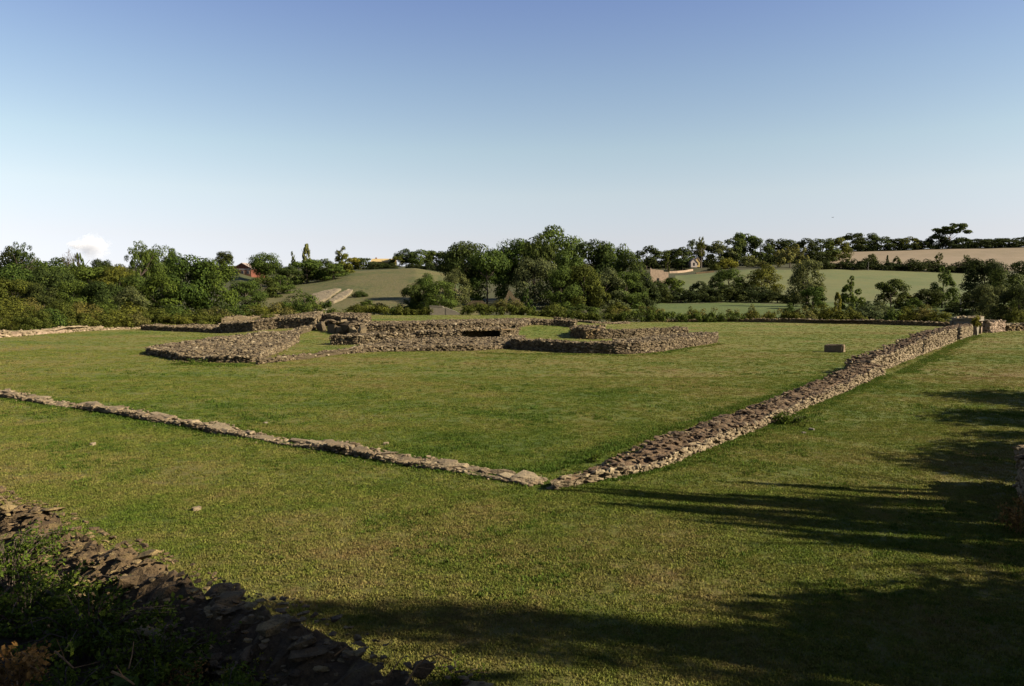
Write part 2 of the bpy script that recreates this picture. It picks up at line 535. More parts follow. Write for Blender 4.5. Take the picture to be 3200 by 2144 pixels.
def scatter(name, pts, scl, tufts, label):
    me = bpy.data.meshes.new(name)
    me.from_pydata(pts.tolist(), [], [])
    a = me.attributes.new('tuft_scale', 'FLOAT', 'POINT'); a.data.foreach_set('value', np.asarray(scl, np.float32))
    a = me.attributes.new('tuft_turn', 'FLOAT', 'POINT'); a.data.foreach_set('value', rng.uniform(0, 6.28, len(pts)).astype(np.float32))
    o = bpy.data.objects.new(name, me)
    COL.objects.link(o)
    tag(o, label, 'grass', kind='stuff')
    col = bpy.data.collections.new(name + '_kinds')
    for i, t in enumerate(tufts):
        col.objects.link(bpy.data.objects.new('grass_tuft', t))
    ng = bpy.data.node_groups.new(name + '_scatter', 'GeometryNodeTree')
    ng.interface.new_socket('Geometry', in_out='INPUT', socket_type='NodeSocketGeometry')
    ng.interface.new_socket('Geometry', in_out='OUTPUT', socket_type='NodeSocketGeometry')
    gi = ng.nodes.new('NodeGroupInput'); go = ng.nodes.new('NodeGroupOutput')
    iop = ng.nodes.new('GeometryNodeInstanceOnPoints')
    ci = ng.nodes.new('GeometryNodeCollectionInfo')
    ci.inputs['Collection'].default_value = col
    ci.inputs['Separate Children'].default_value = True
    ci.inputs['Reset Children'].default_value = True
    iop.inputs['Pick Instance'].default_value = True
    rv = ng.nodes.new('FunctionNodeRandomValue'); rv.data_type = 'INT'
    rv.inputs['Max'].default_value = len(tufts) - 1
    for s in rv.inputs:
        if s.name == 'Max' and s.type == 'INT': s.default_value = len(tufts) - 1
        if s.name == 'Min' and s.type == 'INT': s.default_value = 0
    na = ng.nodes.new('GeometryNodeInputNamedAttribute'); na.data_type = 'FLOAT'; na.inputs[0].default_value = 'tuft_scale'
    nb = ng.nodes.new('GeometryNodeInputNamedAttribute'); nb.data_type = 'FLOAT'; nb.inputs[0].default_value = 'tuft_turn'
    cx_ = ng.nodes.new('ShaderNodeCombineXYZ')
    lk = ng.links.new
    lk(gi.outputs[0], iop.inputs['Points'])
    lk(ci.outputs[0], iop.inputs['Instance'])
    lk([s for s in rv.outputs if s.type == 'INT'][0], iop.inputs['Instance Index'])
    out = lambda n: [s for s in n.outputs if s.enabled and s.name == 'Attribute'][0]
    lk(out(na), iop.inputs['Scale'])
    lk(out(nb), cx_.inputs['Z'])
    lk(cx_.outputs[0], iop.inputs['Rotation'])
    lk(iop.outputs[0], go.inputs[0])
    md = o.modifiers.new('scatter', 'NODES')
    md.node_group = ng
    return o

def in_view(x, y, m=1.0):
    return np.abs(x) < (y * .70 + m)

def ring_pts(y0, y1, dens):
    m_ = 4.0 if y1 < 33 else 8.0
    n = int(dens * ((y1 - y0) * (y0 + y1) * .72 + 2 * m_ * (y1 - y0)) + 10)
    y = np.sqrt(rng.uniform(y0 * y0, y1 * y1, n))
    x = rng.uniform(-1, 1, n) * (y * .72 + m_)
    return x, y
dull = [tuft_mesh('tuft', M['blade_dull'], 16, .021, .085, 10 + i) for i in range(5)]
green = [tuft_mesh('tuft', M['blade_green'], 14, .036, .06, 20 + i) for i in range(4)]
PX, PYs, SC = [], [], []
for y0, y1, dens, sc in ((3.5, 8, 520, .9), (8, 13, 360, 1.0), (13, 20, 190, 1.1), (20, 32, 80, 1.3), (32, 50, 26, 1.5), (50, 80, 8, 1.7), (80, 118, 3, 1.8)):
    x, y = ring_pts(y0, y1, dens)
    s = (x - NWP[0]) * NWN[0] + (y - NWP[1]) * NWN[1]
    k = (s < -.02) & (wob(x, y, 1.7, 5) + rng.normal(0, .5, len(x)) > -.75)
    PX.append(x[k]); PYs.append(y[k]); SC.append(np.full(k.sum(), sc) * rng.uniform(.6, 1.25, k.sum()))
x = np.concatenate(PX); y = np.concatenate(PYs); s = np.concatenate(SC)
scatter('grass', np.stack([x, y, lawn_z(x, y)], -1), s, dull, 'short dry mown grass over the lawn')
# greener, longer patches and the fringes along wall feet
PX, PYs, SC = [], [], []
for y0, y1, dens, sc in ((4, 12, 60, 1.1), (12, 22, 30, 1.4), (22, 40, 6, 1.9)):
    x, y = ring_pts(y0, y1, dens)
    s = (x - NWP[0]) * NWN[0] + (y - NWP[1]) * NWN[1]
    k = (wob(x, y, .9, 9) + .5 * wob(x, y, 3.3, 2) > .42) & (s < -.02)
    PX.append(x[k]); PYs.append(y[k]); SC.append(np.full(k.sum(), sc) * rng.uniform(.6, 1.2, k.sum()))
def fringe(a, b_, wid, n, sc, side):
    a = np.array(a); b_ = np.array(b_)
    t = rng.uniform(0, 1, n)
    d = (b_ - a) / np.linalg.norm(b_ - a)
    nn = np.array((d[1], -d[0])) * side
    off = np.abs(rng.normal(0, wid, n))
    p = a[None] + (b_ - a)[None] * t[:, None] + nn[None] * off[:, None]
    PX.append(p[:, 0]); PYs.append(p[:, 1]); SC.append(sc * rng.uniform(.5, 1.3, n))
fringe((3, 14.5), (16.3, 33), .22, 1500, 1.15, 1)
fringe((17, 33.6), (43.5, 72), .45, 1500, 1.7, 1)
fringe((1.5, 13.4), (3, 14.5), .12, 260, 1.2, 1)
fringe((.7, 14), (14.5, 33), .25, 1500, 1.4, -1)
fringe((-17, 25.2), (.5, 13.2), .18, 1600, 1.3, 1)
fringe((-17, 25.9), (.3, 13.9), .14, 1100, 1.2, -1)
fringe((-6.6, 9.8), (.3, 4.7), .16, 1500, 1.3, -1)
fringe(gp(560, 1134), gp(800, 1142), .5, 400, 1.8, 1)
fringe(gp(1500, 1102), gp(1990, 1112), .4, 400, 1.6, 1)
fringe(gp(1990, 1112), gp(2245, 1074), .4, 300, 1.6, 1)
x = np.concatenate(PX); y = np.concatenate(PYs); s = np.concatenate(SC)
scatter('long_grass', np.stack([x, y, lawn_z(x, y)], -1), s, green, 'longer green grass in patches and along the wall feet')

# ------------------------------------------------------------------ stones and walls
def hull(seed, flat=1.0, n=16):
    r = np.random.default_rng(seed)
    bm = bmesh.new()
    for i in range(n):
        v = r.normal(0, 1, 3)
        v /= max(np.abs(v).max(), 1e-6) ** .75 * np.linalg.norm(v) ** .25
        v *= r.uniform(.38, .52)
        bm.verts.new((v[0], v[1], v[2] * flat))
    bmesh.ops.convex_hull(bm, input=bm.verts)
    loose = [v for v in bm.verts if not v.link_faces]
    bmesh.ops.delete(bm, geom=loose, context='VERTS')
    bmesh.ops.recalc_face_normals(bm, faces=bm.faces)
    me = bpy.data.meshes.new('stone')
    bm.to_mesh(me)
    bm.free()
    return me
HULLS = [hull(100 + i) for i in range(12)]
HV = [np.array([v.co[:] for v in h_.vertices]) for h_ in HULLS]
HF = [[tuple(p.vertices) for p in h_.polygons] for h_ in HULLS]
HM = {}
def hull_mesh(i, mat):
    k = (i, mat.name)
    if k not in HM:
        c = HULLS[i].copy()
        c.materials.clear()
        c.materials.append(mat)
        HM[k] = c
    return HM[k]

def place_stones(parent, loc, items, mat, limit=300, minpx=9.0, stuffname='rubble_stones'):
    """items: (pos, size xyz, euler) in world space; the ones that show large become parts, the rest one stuff part"""
    loc = np.array(loc)
    pr = [(float(np.mean(s)) * FPX / max(1.0, np.linalg.norm(np.array(p) - (0, 0, EYE)))) for p, s, e in items]
    order = np.argsort(pr)[::-1]
    big = [i for i in order[:limit] if pr[i] >= minpx]
    bs = set(big)
    for i in big:
        p, s, e = items[i]
        new_obj('stone', hull_mesh(i % len(HULLS), mat), parent, tuple(np.array(p) - loc), e, tuple(s))
    V, F = [], []
    n = 0
    for i in range(len(items)):
        if i in bs: continue
        p, s, e = items[i]
        k = i % len(HULLS)
        R = np.array(Euler(e).to_matrix())
        v = (HV[k] * np.array(s)) @ R.T + (np.array(p) - loc)
        V.append(v)
        F += [tuple(q + n for q in f) for f in HF[k]]
        n += len(v)
    if V:
        o = mesh_obj(stuffname, np.concatenate(V).tolist(), F, mat, parent)
        tag(o, kind='stuff')

def resample(poly, step):
    out = []
    for i in range(len(poly)):
        a = np.array(poly[i]); b_ = np.array(poly[(i + 1) % len(poly)])
        n = max(1, int(round(np.linalg.norm(b_ - a) / step)))
        for k in range(n):
            out.append(a + (b_ - a) * k / n)
    return np.array(out)

def inside(poly, x, y):
    p = np.asarray(poly)
    x1, y1 = p[:, 0], p[:, 1]
    x2, y2 = np.roll(x1, -1), np.roll(y1, -1)
    c = ((y1[None] > y[:, None]) != (y2[None] > y[:, None]))
    xi = (x2 - x1)[None] * (y[:, None] - y1[None]) / np.where(y2 == y1, 1e-9, y2 - y1)[None] + x1[None]
    return (np.sum(c & (x[:, None] < xi), 1) % 2) == 1

SZ = .72
HT = lambda top, a=.09, f=1.5, sd=5: (lambda x, y: max(.22, top + a * float(wob(x, y, f, sd)) - max(0.0, lz(x, y))))
def rubble(name, label, cat, poly, h, ss=(.16, .38), side=5.0, top=5.0, group=None, mats=('stone', 'stone'), core='core', step=.5,
           limit=300, rough=.45, flat=.62, minpx=9.0, zoff=0.0):
    """a low ruined wall or rubble platform: mortar body inside, loose stones all over it. h: number or f(x, y)"""
    poly = [np.array(p, float) for p in poly]
    A = sum(poly[i][0] * poly[(i + 1) % len(poly)][1] - poly[(i + 1) % len(poly)][0] * poly[i][1] for i in range(len(poly)))
    if A < 0: poly = poly[::-1]
    A = abs(A) / 2
    hf = h if callable(h) else (lambda x, y: h)
    ss = (ss[0] * SZ, ss[1] * SZ * .95)
    cx, cy = np.mean(poly, 0)
    loc = (float(cx), float(cy), lz(cx, cy))
    t = thing(name, label, cat, loc, 0, group)
    R = resample(poly, step)
    nR = len(R)
    nxt = np.roll(R, -1, 0) - np.roll(R, 1, 0)
    nrm = np.stack([nxt[:, 1], -nxt[:, 0]], -1)
    nrm /= np.maximum(np.linalg.norm(nrm, axis=1, keepdims=True), 1e-6)
    bm = bmesh.new()
    rings = []
    for lev, (kz, inn) in enumerate(((0, 0), (.55, .03), (.92, .09))):
        ring = []
        for i in range(nR):
            hh = hf(R[i][0], R[i][1])
            p = R[i] - nrm[i] * (inn + rng.uniform(.02, .12) * (lev > 0))
            z = lz(*R[i]) + (hh * kz * rng.uniform(.8, 1.08) if lev else -.2) + zoff * (lev > 0)
            ring.append(bm.verts.new((p[0] - loc[0], p[1] - loc[1], z - loc[2])))
        rings.append(ring)
    for a, b_ in zip(rings[:-1], rings[1:]):
        for i in range(nR):
            j = (i + 1) % nR
            bm.faces.new((a[i], a[j], b_[j], b_[i]))
    bmesh.ops.recalc_face_normals(bm, faces=bm.faces)
    # top cap: its own grid of bumps, edge fixed to the wall faces
    tb = bmesh.new()
    tb.faces.new([tb.verts.new(v.co) for v in rings[-1]])
    bmesh.ops.triangulate(tb, faces=tb.faces[:])
    for _ in range(5):
        ee = [e for e in tb.edges if not e.is_boundary and e.calc_length() > step * .8]
        if not ee or len(tb.verts) > 7000: break
        bmesh.ops.subdivide_edges(tb, edges=ee, cuts=1)
        bmesh.ops.triangulate(tb, faces=[q for q in tb.faces if len(q.verts) > 3])
    for v in tb.verts:
        if not v.is_boundary:
            X_, Y_ = v.co.x + loc[0], v.co.y + loc[1]
            v.co.z = lz(X_, Y_) + hf(X_, Y_) + zoff - loc[2] - rng.uniform(0, .12)
    for f in tb.faces:
        if f.normal.z < 0: f.normal_flip()
    bm.verts.index_update(); tb.verts.index_update()
    V = [v.co[:] for v in bm.verts]; nb_ = len(V)
    F = [[v.index for v in f.verts] for f in bm.faces]; ns_ = len(F)
    V += [v.co[:] for v in tb.verts]
    F += [[v.index + nb_ for v in f.verts] for f in tb.faces]
    bm.free(); tb.free()
    mesh_obj('mortar_core', V, F, [M[core], M[mats[1]]], t, mi=[0] * ns_ + [1] * (len(F) - ns_))
    # stones on the faces
    for which, mt in (('side', mats[0]), ('top', mats[1])):
        items = []
        if which == 'side':
            per = np.linalg.norm(R - np.roll(R, -1, 0), axis=1)
            L_ = per.sum()
            hm = np.mean([hf(*q) for q in R])
            n = int(L_ * max(hm, .1) * side / (np.mean(ss) ** 2 * .8))
            n = min(n, 3000)
            cum = np.concatenate([[0], np.cumsum(per)])
            d = rng.uniform(0, L_, n)
            for q in d:
                i = min(int(np.searchsorted(cum, q, 'right') - 1), nR - 1)
                fr = (q - cum[i]) / max(per[i], 1e-6)
                p = R[i] + (R[(i + 1) % nR] - R[i]) * fr
                # faces turned away from the camera stay bare
                if np.dot(nrm[i], -p) < 0 and rng.random() < .75: continue
                hh = hf(*p)
                s = rng.uniform(*ss) * np.array((rng.uniform(.9, 1.7), rng.uniform(.6, .95), rng.uniform(.55, 1.0) * flat / .75))
                z = lz(*p) + rng.uniform(.0, 1.0) * hh + zoff
                ang = math.atan2(nrm[i][1], nrm[i][0]) + math.pi / 2
                o_ = p - nrm[i] * s[1] * rng.uniform(.12, .45)
                if rng.random() < .05:
                    q_ = p + nrm[i] * abs(rng.normal(.12, .16)); s3 = s * rng.uniform(.25, .6)
                    items.append(((q_[0], q_[1], lz(*q_) + s3[2] * .1), s3, tuple(rng.uniform(0, 6, 3))))
                items.append(((o_[0], o_[1], z), s, (rng.normal(0, .12), rng.normal(0, .12), ang + rng.normal(0, .2))))
        else:
            n = int(A * top / (np.mean(ss) ** 2 * 1.1))
            n = min(n, 5000)
            bb = np.array(poly)
            x = rng.uniform(bb[:, 0].min(), bb[:, 0].max(), n * 3)
            y = rng.uniform(bb[:, 1].min(), bb[:, 1].max(), n * 3)
            k = inside(poly, x, y)
            x, y = x[k][:n], y[k][:n]
            for q in range(len(x)):
                s = (ss[0] + (ss[1] - ss[0]) * rng.random() ** 1.7) * np.array((rng.uniform(.8, 1.5), rng.uniform(.8, 1.2), rng.uniform(.5, 1.0) * flat))
                z = lz(x[q], y[q]) + hf(x[q], y[q]) + zoff + rng.uniform(-.5, .16) * s[2]
                items.append(((x[q], y[q], z), s, (rng.normal(0, rough * .5), rng.normal(0, rough * .5), rng.uniform(0, 6.28))))
        place_stones(t, loc, items, M[mt], limit // 2, minpx)
    return t

G = lambda *pts: [gp(*p) for p in pts]
# --- right enclosure wall, in two stretches, and the stone gate at its end
UD = np.array((.582, .813)); UN = np.array((.813, -.582)); U0 = np.array((2.85, 14.25))
up = lambda s, n: U0 + UD * s + UN * n
def strip(s0, s1, n0, n1, k=8):
    ss_ = np.linspace(s0, s1, k)
    return [up(s, n0 + .05 * math.sin(s * 1.7)) for s in ss_] + [up(s, n1 + .06 * math.sin(s * 1.3 + 1)) for s in ss_[::-1]]
poly = [(.7, 12.75), (1.0, 13.05), (1.55, 13.3)] + strip(0, 22.9, 0, -1.0, 14)
def h1(x, y):
    s = (x - U0[0]) * UD[0] + (y - U0[1]) * UD[1]
    n = (x - U0[0]) * UN[0] + (y - U0[1]) * UN[1]
    e = .08 + .16 * float(smooth(s, -2.5, 2.0)) + .2 * float(smooth(s, 8, 22))
    return e + .06 * float(wob(s, n, 1.9)) + .1 * float(smooth(n, -.1, -.55)) - .1 * float(smooth(n, -.75, -1.0))
rubble('enclosure_wall', 'long low pale stone wall with rubble top running from the lawn corner', 'wall', poly, h1, (.09, .26), 1.5, 4.2,
       mats=('wall_stone', 'wall_top'), core='wall_core', limit=600, step=.3, rough=.4, flat=.5)
def h2(x, y):
    s = (x - U0[0]) * UD[0] + (y - U0[1]) * UD[1]
    n = (x - U0[0]) * UN[0] + (y - U0[1]) * UN[1]
    return .72 + .4 * float(smooth(s, 26, 46)) + .09 * float(wob(s, n, 1.5, 3)) - .12 * float(smooth(s, 24, 22.5))
rubble('enclosure_wall', 'taller middle stretch of stone wall between the low rubble wall and the stone gate', 'wall', strip(22.5, 57.5, -.45, -1.5, 16), h2,
       (.14, .36), 2.6, 3.6, mats=('wall_stone', 'wall_top'), core='wall_core', limit=600, step=.5)
rubble('enclosure_wall', 'short last block of stone wall joined to the arched stone gate', 'wall', strip(59.5, 70.5, -.4, -1.6, 7),
       lambda x, y: 1.02 + .05 * float(wob(x, y, 1.5)), (.2, .42), 3.2, 3, mats=('wall_stone', 'wall_top'), core='wall_core', limit=400, step=.5)
t = thing('stone_gate', 'ruined stone gate with a slab lintel and dark doorway at the wall end', 'gate', (*up(73, -.6), 0))
gl = np.array((*up(73, -.6), 0.0)); rz = math.atan2(UD[1], UD[0])
def gbox(nm, s, n, z, size, mat):
    p = up(s, n)
    o = box(nm, (0, 0, 0), size, M[mat], t)
    bmx = bmesh.new(); bmx.from_mesh(o.data)
    bmesh.ops.subdivide_edges(bmx, edges=bmx.edges, cuts=3, use_grid_fill=True)
    for v in bmx.verts: v.co += Vector(rng.normal(0, .035, 3))
    bmx.to_mesh(o.data); bmx.free()
    o.location = (p[0] - gl[0], p[1] - gl[1], z)
    o.rotation_euler = (0, 0, rz)
    return o
gbox('pier', 71.2, -1.0, .64, (1.1, 2.0, 1.5), 'grey')
gbox('pier', 75.6, -.5, .56, (.8, 1.0, 1.3), 'tan_wall')
gbox('rear_wall', 74.2, -2.2, .6, (4.6, .5, 1.4), 'grey')
gbox('lintel', 73.4, -1.0, 1.48, (5.6, 2.3, .28), 'grey')
items = []
for k in range(90):
    p = up(rng.uniform(70.6, 76.4), rng.uniform(-2, .1))
    items.append(((p[0], p[1], 1.62 + rng.uniform(-.05, .1)), rng.uniform(.2, .45) * np.array((1.3, .9, .5)), (rng.normal(0, .2), rng.normal(0, .2), rng.uniform(0, 6))))
place_stones(t, gl, items, M['wall_stone'], 100, 5)
rubble('ruined_wall', 'low sunlit broken wall just beyond the stone gate', 'wall', [up(78, .6), up(84, 1.6), up(84, .2), up(78, -.9)], lambda x, y: 1.15 + .2 * float(wob(x, y, 1)), (.22, .5), 3, 3,
       mats=('tan_wall', 'stone'), step=.6, minpx=7)
rubble('boundary_wall', 'dark low dry stone wall with pale coping along the far lawn edge', 'wall',
       [gp(2080, 1005.2), gp(2300, 1006.5), gp(2640, 1012), gp(2985, 1021), (*(np.array(gp(2985, 1021)) + (.2, 1.1)),), (*(np.array(gp(2640, 1012)) + (0, 1.1)),), (*(np.array(gp(2300, 1006.5)) + (0, 1.1)),), (*(np.array(gp(2080, 1005.2)) + (0, .9)),)],
       lambda x, y: .25 + .35 * float(smooth(x, 25, 40)) + .1 * float(wob(x, y, .9)), (.3, .6), 2.2, 3.0, mats=('old_stone', 'wall_stone'), step=.9, minpx=6)
rubble('boundary_wall', 'low shadowed stone wall running on past the gate to the picture edge', 'wall',
       [up(84.5, .5), up(84.5, 1.8), (66, 86), (80, 88), (80, 89.2), (66, 87.4)], lambda x, y: .75 + .1 * float(wob(x, y, .9)), (.3, .6), 2, 2.6, mats=('old_stone', 'wall_stone'), step=.9, minpx=6)

# --- low wall across the lawn on the left: a chain of blocks and flat slabs
def stone_chain():
    a = np.array((-17.5, 25.75)); b_ = np.array((.45, 13.2))
    d = (b_ - a) / np.linalg.norm(b_ - a); nn = np.array((d[1], -d[0]))
    Lt = np.linalg.norm(b_ - a)
    poly = [a + d * s + nn * (.2 + .05 * math.sin(s * 2.1)) for s in np.linspace(-6, Lt, 34)] + [a + d * s - nn * (.34 + .1 * math.sin(s * 1.7)) for s in np.linspace(Lt, -6, 34)]
    def hh(x, y):
        s = (x - a[0]) * d[0] + (y - a[1]) * d[1]
        return max(.04, .12 + .08 * math.sin(s * .93 + .5) * math.sin(s * .31) + .05 * float(wob(s, 0, 2.3)) - .09 * float(smooth(s, Lt - 6, Lt)))
    t = rubble('low_wall', 'low broken stone footing crossing the lawn to the corner', 'wall', poly, hh, (.07, .2), 3.0, 4.2, mats=('slab', 'slab'), core='slab',
               limit=460, step=.3, rough=.3, flat=.5)
    loc = np.array(t.location)
    items = []
    #  long blocks and slabs picked out one by one: along, length, width, height, offset
    for k in range(64):
        s = rng.uniform(-5, Lt + .2)
        ln = rng.uniform(.3, .95) * (1.25 if 11.5 < s < 16.5 else 1)
        p = a + d * s - nn * rng.uniform(-.1, .25)
        items.append(((p[0], p[1], lz(*p) + hh(*p) - .02), np.array((ln, rng.uniform(.22, .5), rng.uniform(.08, .19))), (rng.normal(0, .09), rng.normal(0, .09), math.atan2(d[1], d[0]) + rng.normal(0, .25))))
    place_stones(t, loc, items, M['slab'], 70, 1)
stone_chain()

# --- near wall, low left, tilted layers of old rubble
def near_wall():
    poly = [NWP + NWD * s + NWN * (-.03 + .03 * math.sin(s * 2.7)) for s in np.linspace(-4.5, 11, 40)] + [NWP + NWD * s + NWN * (.72 + .07 * math.sin(s * 1.9 + 1)) for s in np.linspace(11, -4.5, 40)]
    def hh(x, y):
        s = (x - NWP[0]) * NWD[0] + (y - NWP[1]) * NWD[1]
        n = (x - NWP[0]) * NWN[0] + (y - NWP[1]) * NWN[1]
        z = .8 - .22 * float(smooth(n, .25, .72)) + .05 * float(wob(s, n, 2.9, 3)) - .02 * float(smooth(s, 5.0, 7.5)) + .05 * float(wob(s, n, 1.1, 6))
        return z - (lz(x, y) - 0)
    t = rubble('near_wall', 'dark weathered rubble wall at the lower left with ivy along its foot', 'wall', poly, hh, (.035, .13), 2.4, 3.0, mats=('old_stone', 'old_stone'), core='old_stone',
               limit=420, step=.2, rough=.3, flat=.5)
    loc = np.array(t.location)
    items = []
    for k in range(50):
        s = rng.uniform(-1.5, 9.5); n = rng.uniform(0, .74)
        p = NWP + NWD * s + NWN * n
        z = lz(*p) + hh(*p) + rng.uniform(-.05, 0)
        ln = rng.uniform(.12, .42)
        items.append(((p[0], p[1], z), np.array((ln, rng.uniform(.12, .26), rng.uniform(.05, .12))),
                      (rng.normal(.1, .12), rng.normal(-.12, .13), math.atan2(NWD[1], NWD[0]) + rng.normal(.35, .3))))
    place_stones(t, loc, items, M['old_stone'], 150, 1)
near_wall()

# --- ruins in the middle of the lawn (points read off the view on the ground or on the wall top)
def band(front, depth, along=None):
    """footprint from a front foot line, going back by depth (m)"""
    f = [np.array(p) for p in front]
    k = np.array((.25, .97)) if along is None else np.array(along)
    return f + [q + k * depth for q in f[::-1]]
RG = 'rubble ruins in the middle of the lawn'
rubble('rubble_platform', 'broad low rubble platform tapering to a point at the left of the ruins', 'ruin',
       G((458, 1107), (560, 1128), (680, 1133), (790, 1134), (890, 1094), (935, 1068), (920, 1052), (985, 1047)) + [(-19.9, 66.5), (-22.2, 60.5), (-23.2, 54), (-23, 48)],
       lambda x, y: .34 + .1 * float(wob(x, y, .8)) + .2 * float(smooth(y, 52, 64)), (.2, .48), 3.4, 2.6, group=RG, limit=600, step=.7)
rubble('rubble_platform', 'higher rubble platform with a dark front behind the tapering one', 'ruin',
       G((685, 1041), (790, 1046), (868, 1045), (985, 1046.5)) + [gp(1010, 1002, .9), gp(900, 1000, .9), gp(800, 1003, .9), gp(700, 1012, .9)],
       lambda x, y: .95 + .1 * float(wob(x, y, .8, 2)), (.24, .5), 3.0, 2.4, group=RG, limit=420, step=.8, minpx=8)
rubble('ruined_wall', 'dark back wall of the ruins standing in front of the olive bushes', 'wall', band(G((692, 1020), (800, 1016), (985, 1003)), 1.3),
       lambda x, y: 1.3 + .12 * float(wob(x, y, 1.1, 2)) - .5 * float(smooth(x, -34, -25)), (.3, .55), 2.8, 3, group=RG, limit=300, step=.8, minpx=7)
rubble('ruined_wall', 'flat tan rubble wall with a dark undercut front beside the olive bushes', 'wall', band(G((438, 1032), (560, 1036), (690, 1041)), 5.5, (-.1, .99)),
       lambda x, y: .5 + .1 * float(wob(x, y, .7, 2)), (.25, .5), 2.6, 2.4, group=RG, limit=300, step=.8, minpx=7)
rubble('ruined_wall', 'pale tumbled rubble bank under the bushes at the far left', 'wall', band(G((-260, 1062), (0, 1056), (70, 1050), (160, 1042), (230, 1037), (290, 1034)), 2.2, (0, 1)),
       lambda x, y: .5 + .22 * float(wob(x, y, .55, 2)), (.25, .6), 2.6, 2.6, mats=('wall_stone', 'wall_stone'), core='tan_wall', limit=300, step=.8, minpx=7)
rubble('ruined_wall', 'thin pale stone kerb between the far left bank and the ruins', 'wall', band(G((296, 1034), (430, 1028), (520, 1022), (600, 1018)), 1.2, (0, 1)),
       lambda x, y: .22 + .08 * float(wob(x, y, .9, 2)), (.22, .45), 2.6, 2.6, mats=('wall_stone', 'wall_stone'), core='tan_wall', limit=200, step=.8, minpx=7)
# standing blocks
t = thing('masonry_blocks', 'standing pale masonry blocks with deep dark gaps beside the grass bay', 'ruin', (*gp(1045, 1050), 0), group=RG)
bl = np.array(t.location)
items = []
for px_, w2, h2_, rzz in ((1000, .5, 1.3, .2), (1022, .9, .45, .1), (1035, .6, 1.25, .25), (1060, .7, .9, .15), (1078, .6, 1.3, .3), (1100, .6, 1.0, .2), (1128, .7, 1.25, .1)):
    p = np.array(gp(px_, 1049 + (px_ - 1000) * .05)) + (0, .6)
    items.append(((p[0], p[1], h2_ * .45), np.array((w2 * 1.25, 1.3, h2_ * 1.15)), (rng.normal(0, .05), rng.normal(0, .05), rzz + .6)))
for px_ in range(998, 1140, 11):
    p = np.array(gp(px_, 1048)) + (0, 1.4)
    items.append(((p[0], p[1], 1.2 + rng.uniform(-.1, .15)), np.array((.75, .9, .34)), (rng.normal(0, .1), rng.normal(0, .1), rng.uniform(-.3, .3))))
place_stones(t, bl, items, M['stone'], 60, 1)
rubble('rubble_core', 'rough fill of rubble behind the standing masonry blocks', 'ruin', band(G((1000, 1043), (1120, 1046)), 3.0), lambda x, y: 1.05 + .1 * float(wob(x, y, 1.2)), (.25, .5), 2.6, 2.6,
       group=RG, limit=200, step=.7, minpx=8)
rubble('kerb_wall', 'low front kerb of pale rubble below the grass bay', 'wall', band(G((800, 1139), (890, 1131), (990, 1117), (1080, 1106)), 2.0, (.3, .95)),
       lambda x, y: .3 + .12 * float(wob(x, y, 1.3, 2)), (.16, .42), 3.2, 3.0, group=RG, limit=360, step=.5)
rubble('rubble_platform', 'central front shelf of tumbled rubble along the lawn', 'ruin', band(G((1080, 1106), (1170, 1101), (1290, 1098), (1480, 1096), (1600, 1091)), 9.0, (.12, .99)),
       lambda x, y: .29 + .14 * float(wob(x, y, 1.0, 2)) + .18 * float(smooth(y, 49, 56)), (.2, .46), 3.2, 2.6, group=RG, limit=600, step=.7)
rubble('ruined_wall', 'dark lumpy rubble wall stub on the central shelf near the grass bay', 'wall', band(G((1030, 1077), (1110, 1078), (1200, 1076), (1290, 1073)), 3.5, (.2, .98)),
       lambda x, y: .68 + .2 * float(wob(x, y, 1.1, 4)) - .4 * float(smooth(x, -15, -17.5)), (.2, .46), 3, 2.8, group=RG, limit=300, step=.6)
rubble('ruined_wall', 'rubble wall stub left of a long dark slot on the central shelf', 'wall', band(G((1290, 1072), (1360, 1072), (1436, 1071)), 3.0, (.2, .98)),
       lambda x, y: .85 + .1 * float(wob(x, y, 1.1, 5)), (.2, .46), 2, 2.8, group=RG, limit=200, step=.6)
rubble('ruined_wall', 'rubble wall stub right of a long dark slot on the central shelf', 'wall', band(G((1562, 1067), (1600, 1064)), 3.0, (.2, .98)),
       lambda x, y: .85 + .1 * float(wob(x, y, 1.1, 5)), (.2, .46), 2, 2.8, group=RG, limit=120, step=.6)
_a, _b2 = np.array(gp(1430, 1071)), np.array(gp(1568, 1066.5))
t = thing('slot_cover', 'rubble covered slab bridging the long dark slot between two stubs', 'ruin', (*((_a + _b2) / 2), 0), group=RG)
_l = np.array(t.location); _rz = math.atan2(_b2[1] - _a[1], _b2[0] - _a[0])
box('slab', (.3, 1.7, .93), (float(np.linalg.norm(_b2 - _a)) + .3, 2.6, .08), M['old_stone'], t, _rz)
box('rear_face', (.6, 2.7, .45), (float(np.linalg.norm(_b2 - _a)) + .5, .3, .86), M['core'], t, _rz)
items = []
for k in range(230):
    p = _a + (_b2 - _a) * rng.random() + np.array((.2, .98)) * (rng.uniform(.05, 2.7) if k < 150 else rng.uniform(-.05, .2))
    items.append(((p[0], p[1], .98 + rng.uniform(-.04, .06)), rng.uniform(.14, .36) * np.array((1.2, .9, .7)), (rng.normal(0, .3), rng.normal(0, .3), rng.uniform(0, 6))))
place_stones(t, _l, items, M['stone'], 150, 1)
rubble('terrace_wall', 'long rubble retaining wall holding up the raised lawn behind the ruins', 'wall', band(G((1090, 1052), (1250, 1051), (1450, 1048), (1640, 1044)), 7.0, (.08, 1)),
       lambda x, y: max(.3, 1.12 + .12 * float(wob(x, y, .9, 5)) - max(0, lz(x, y))), (.22, .5), 3.0, 2.4, group=RG, limit=420, step=.8, minpx=8)
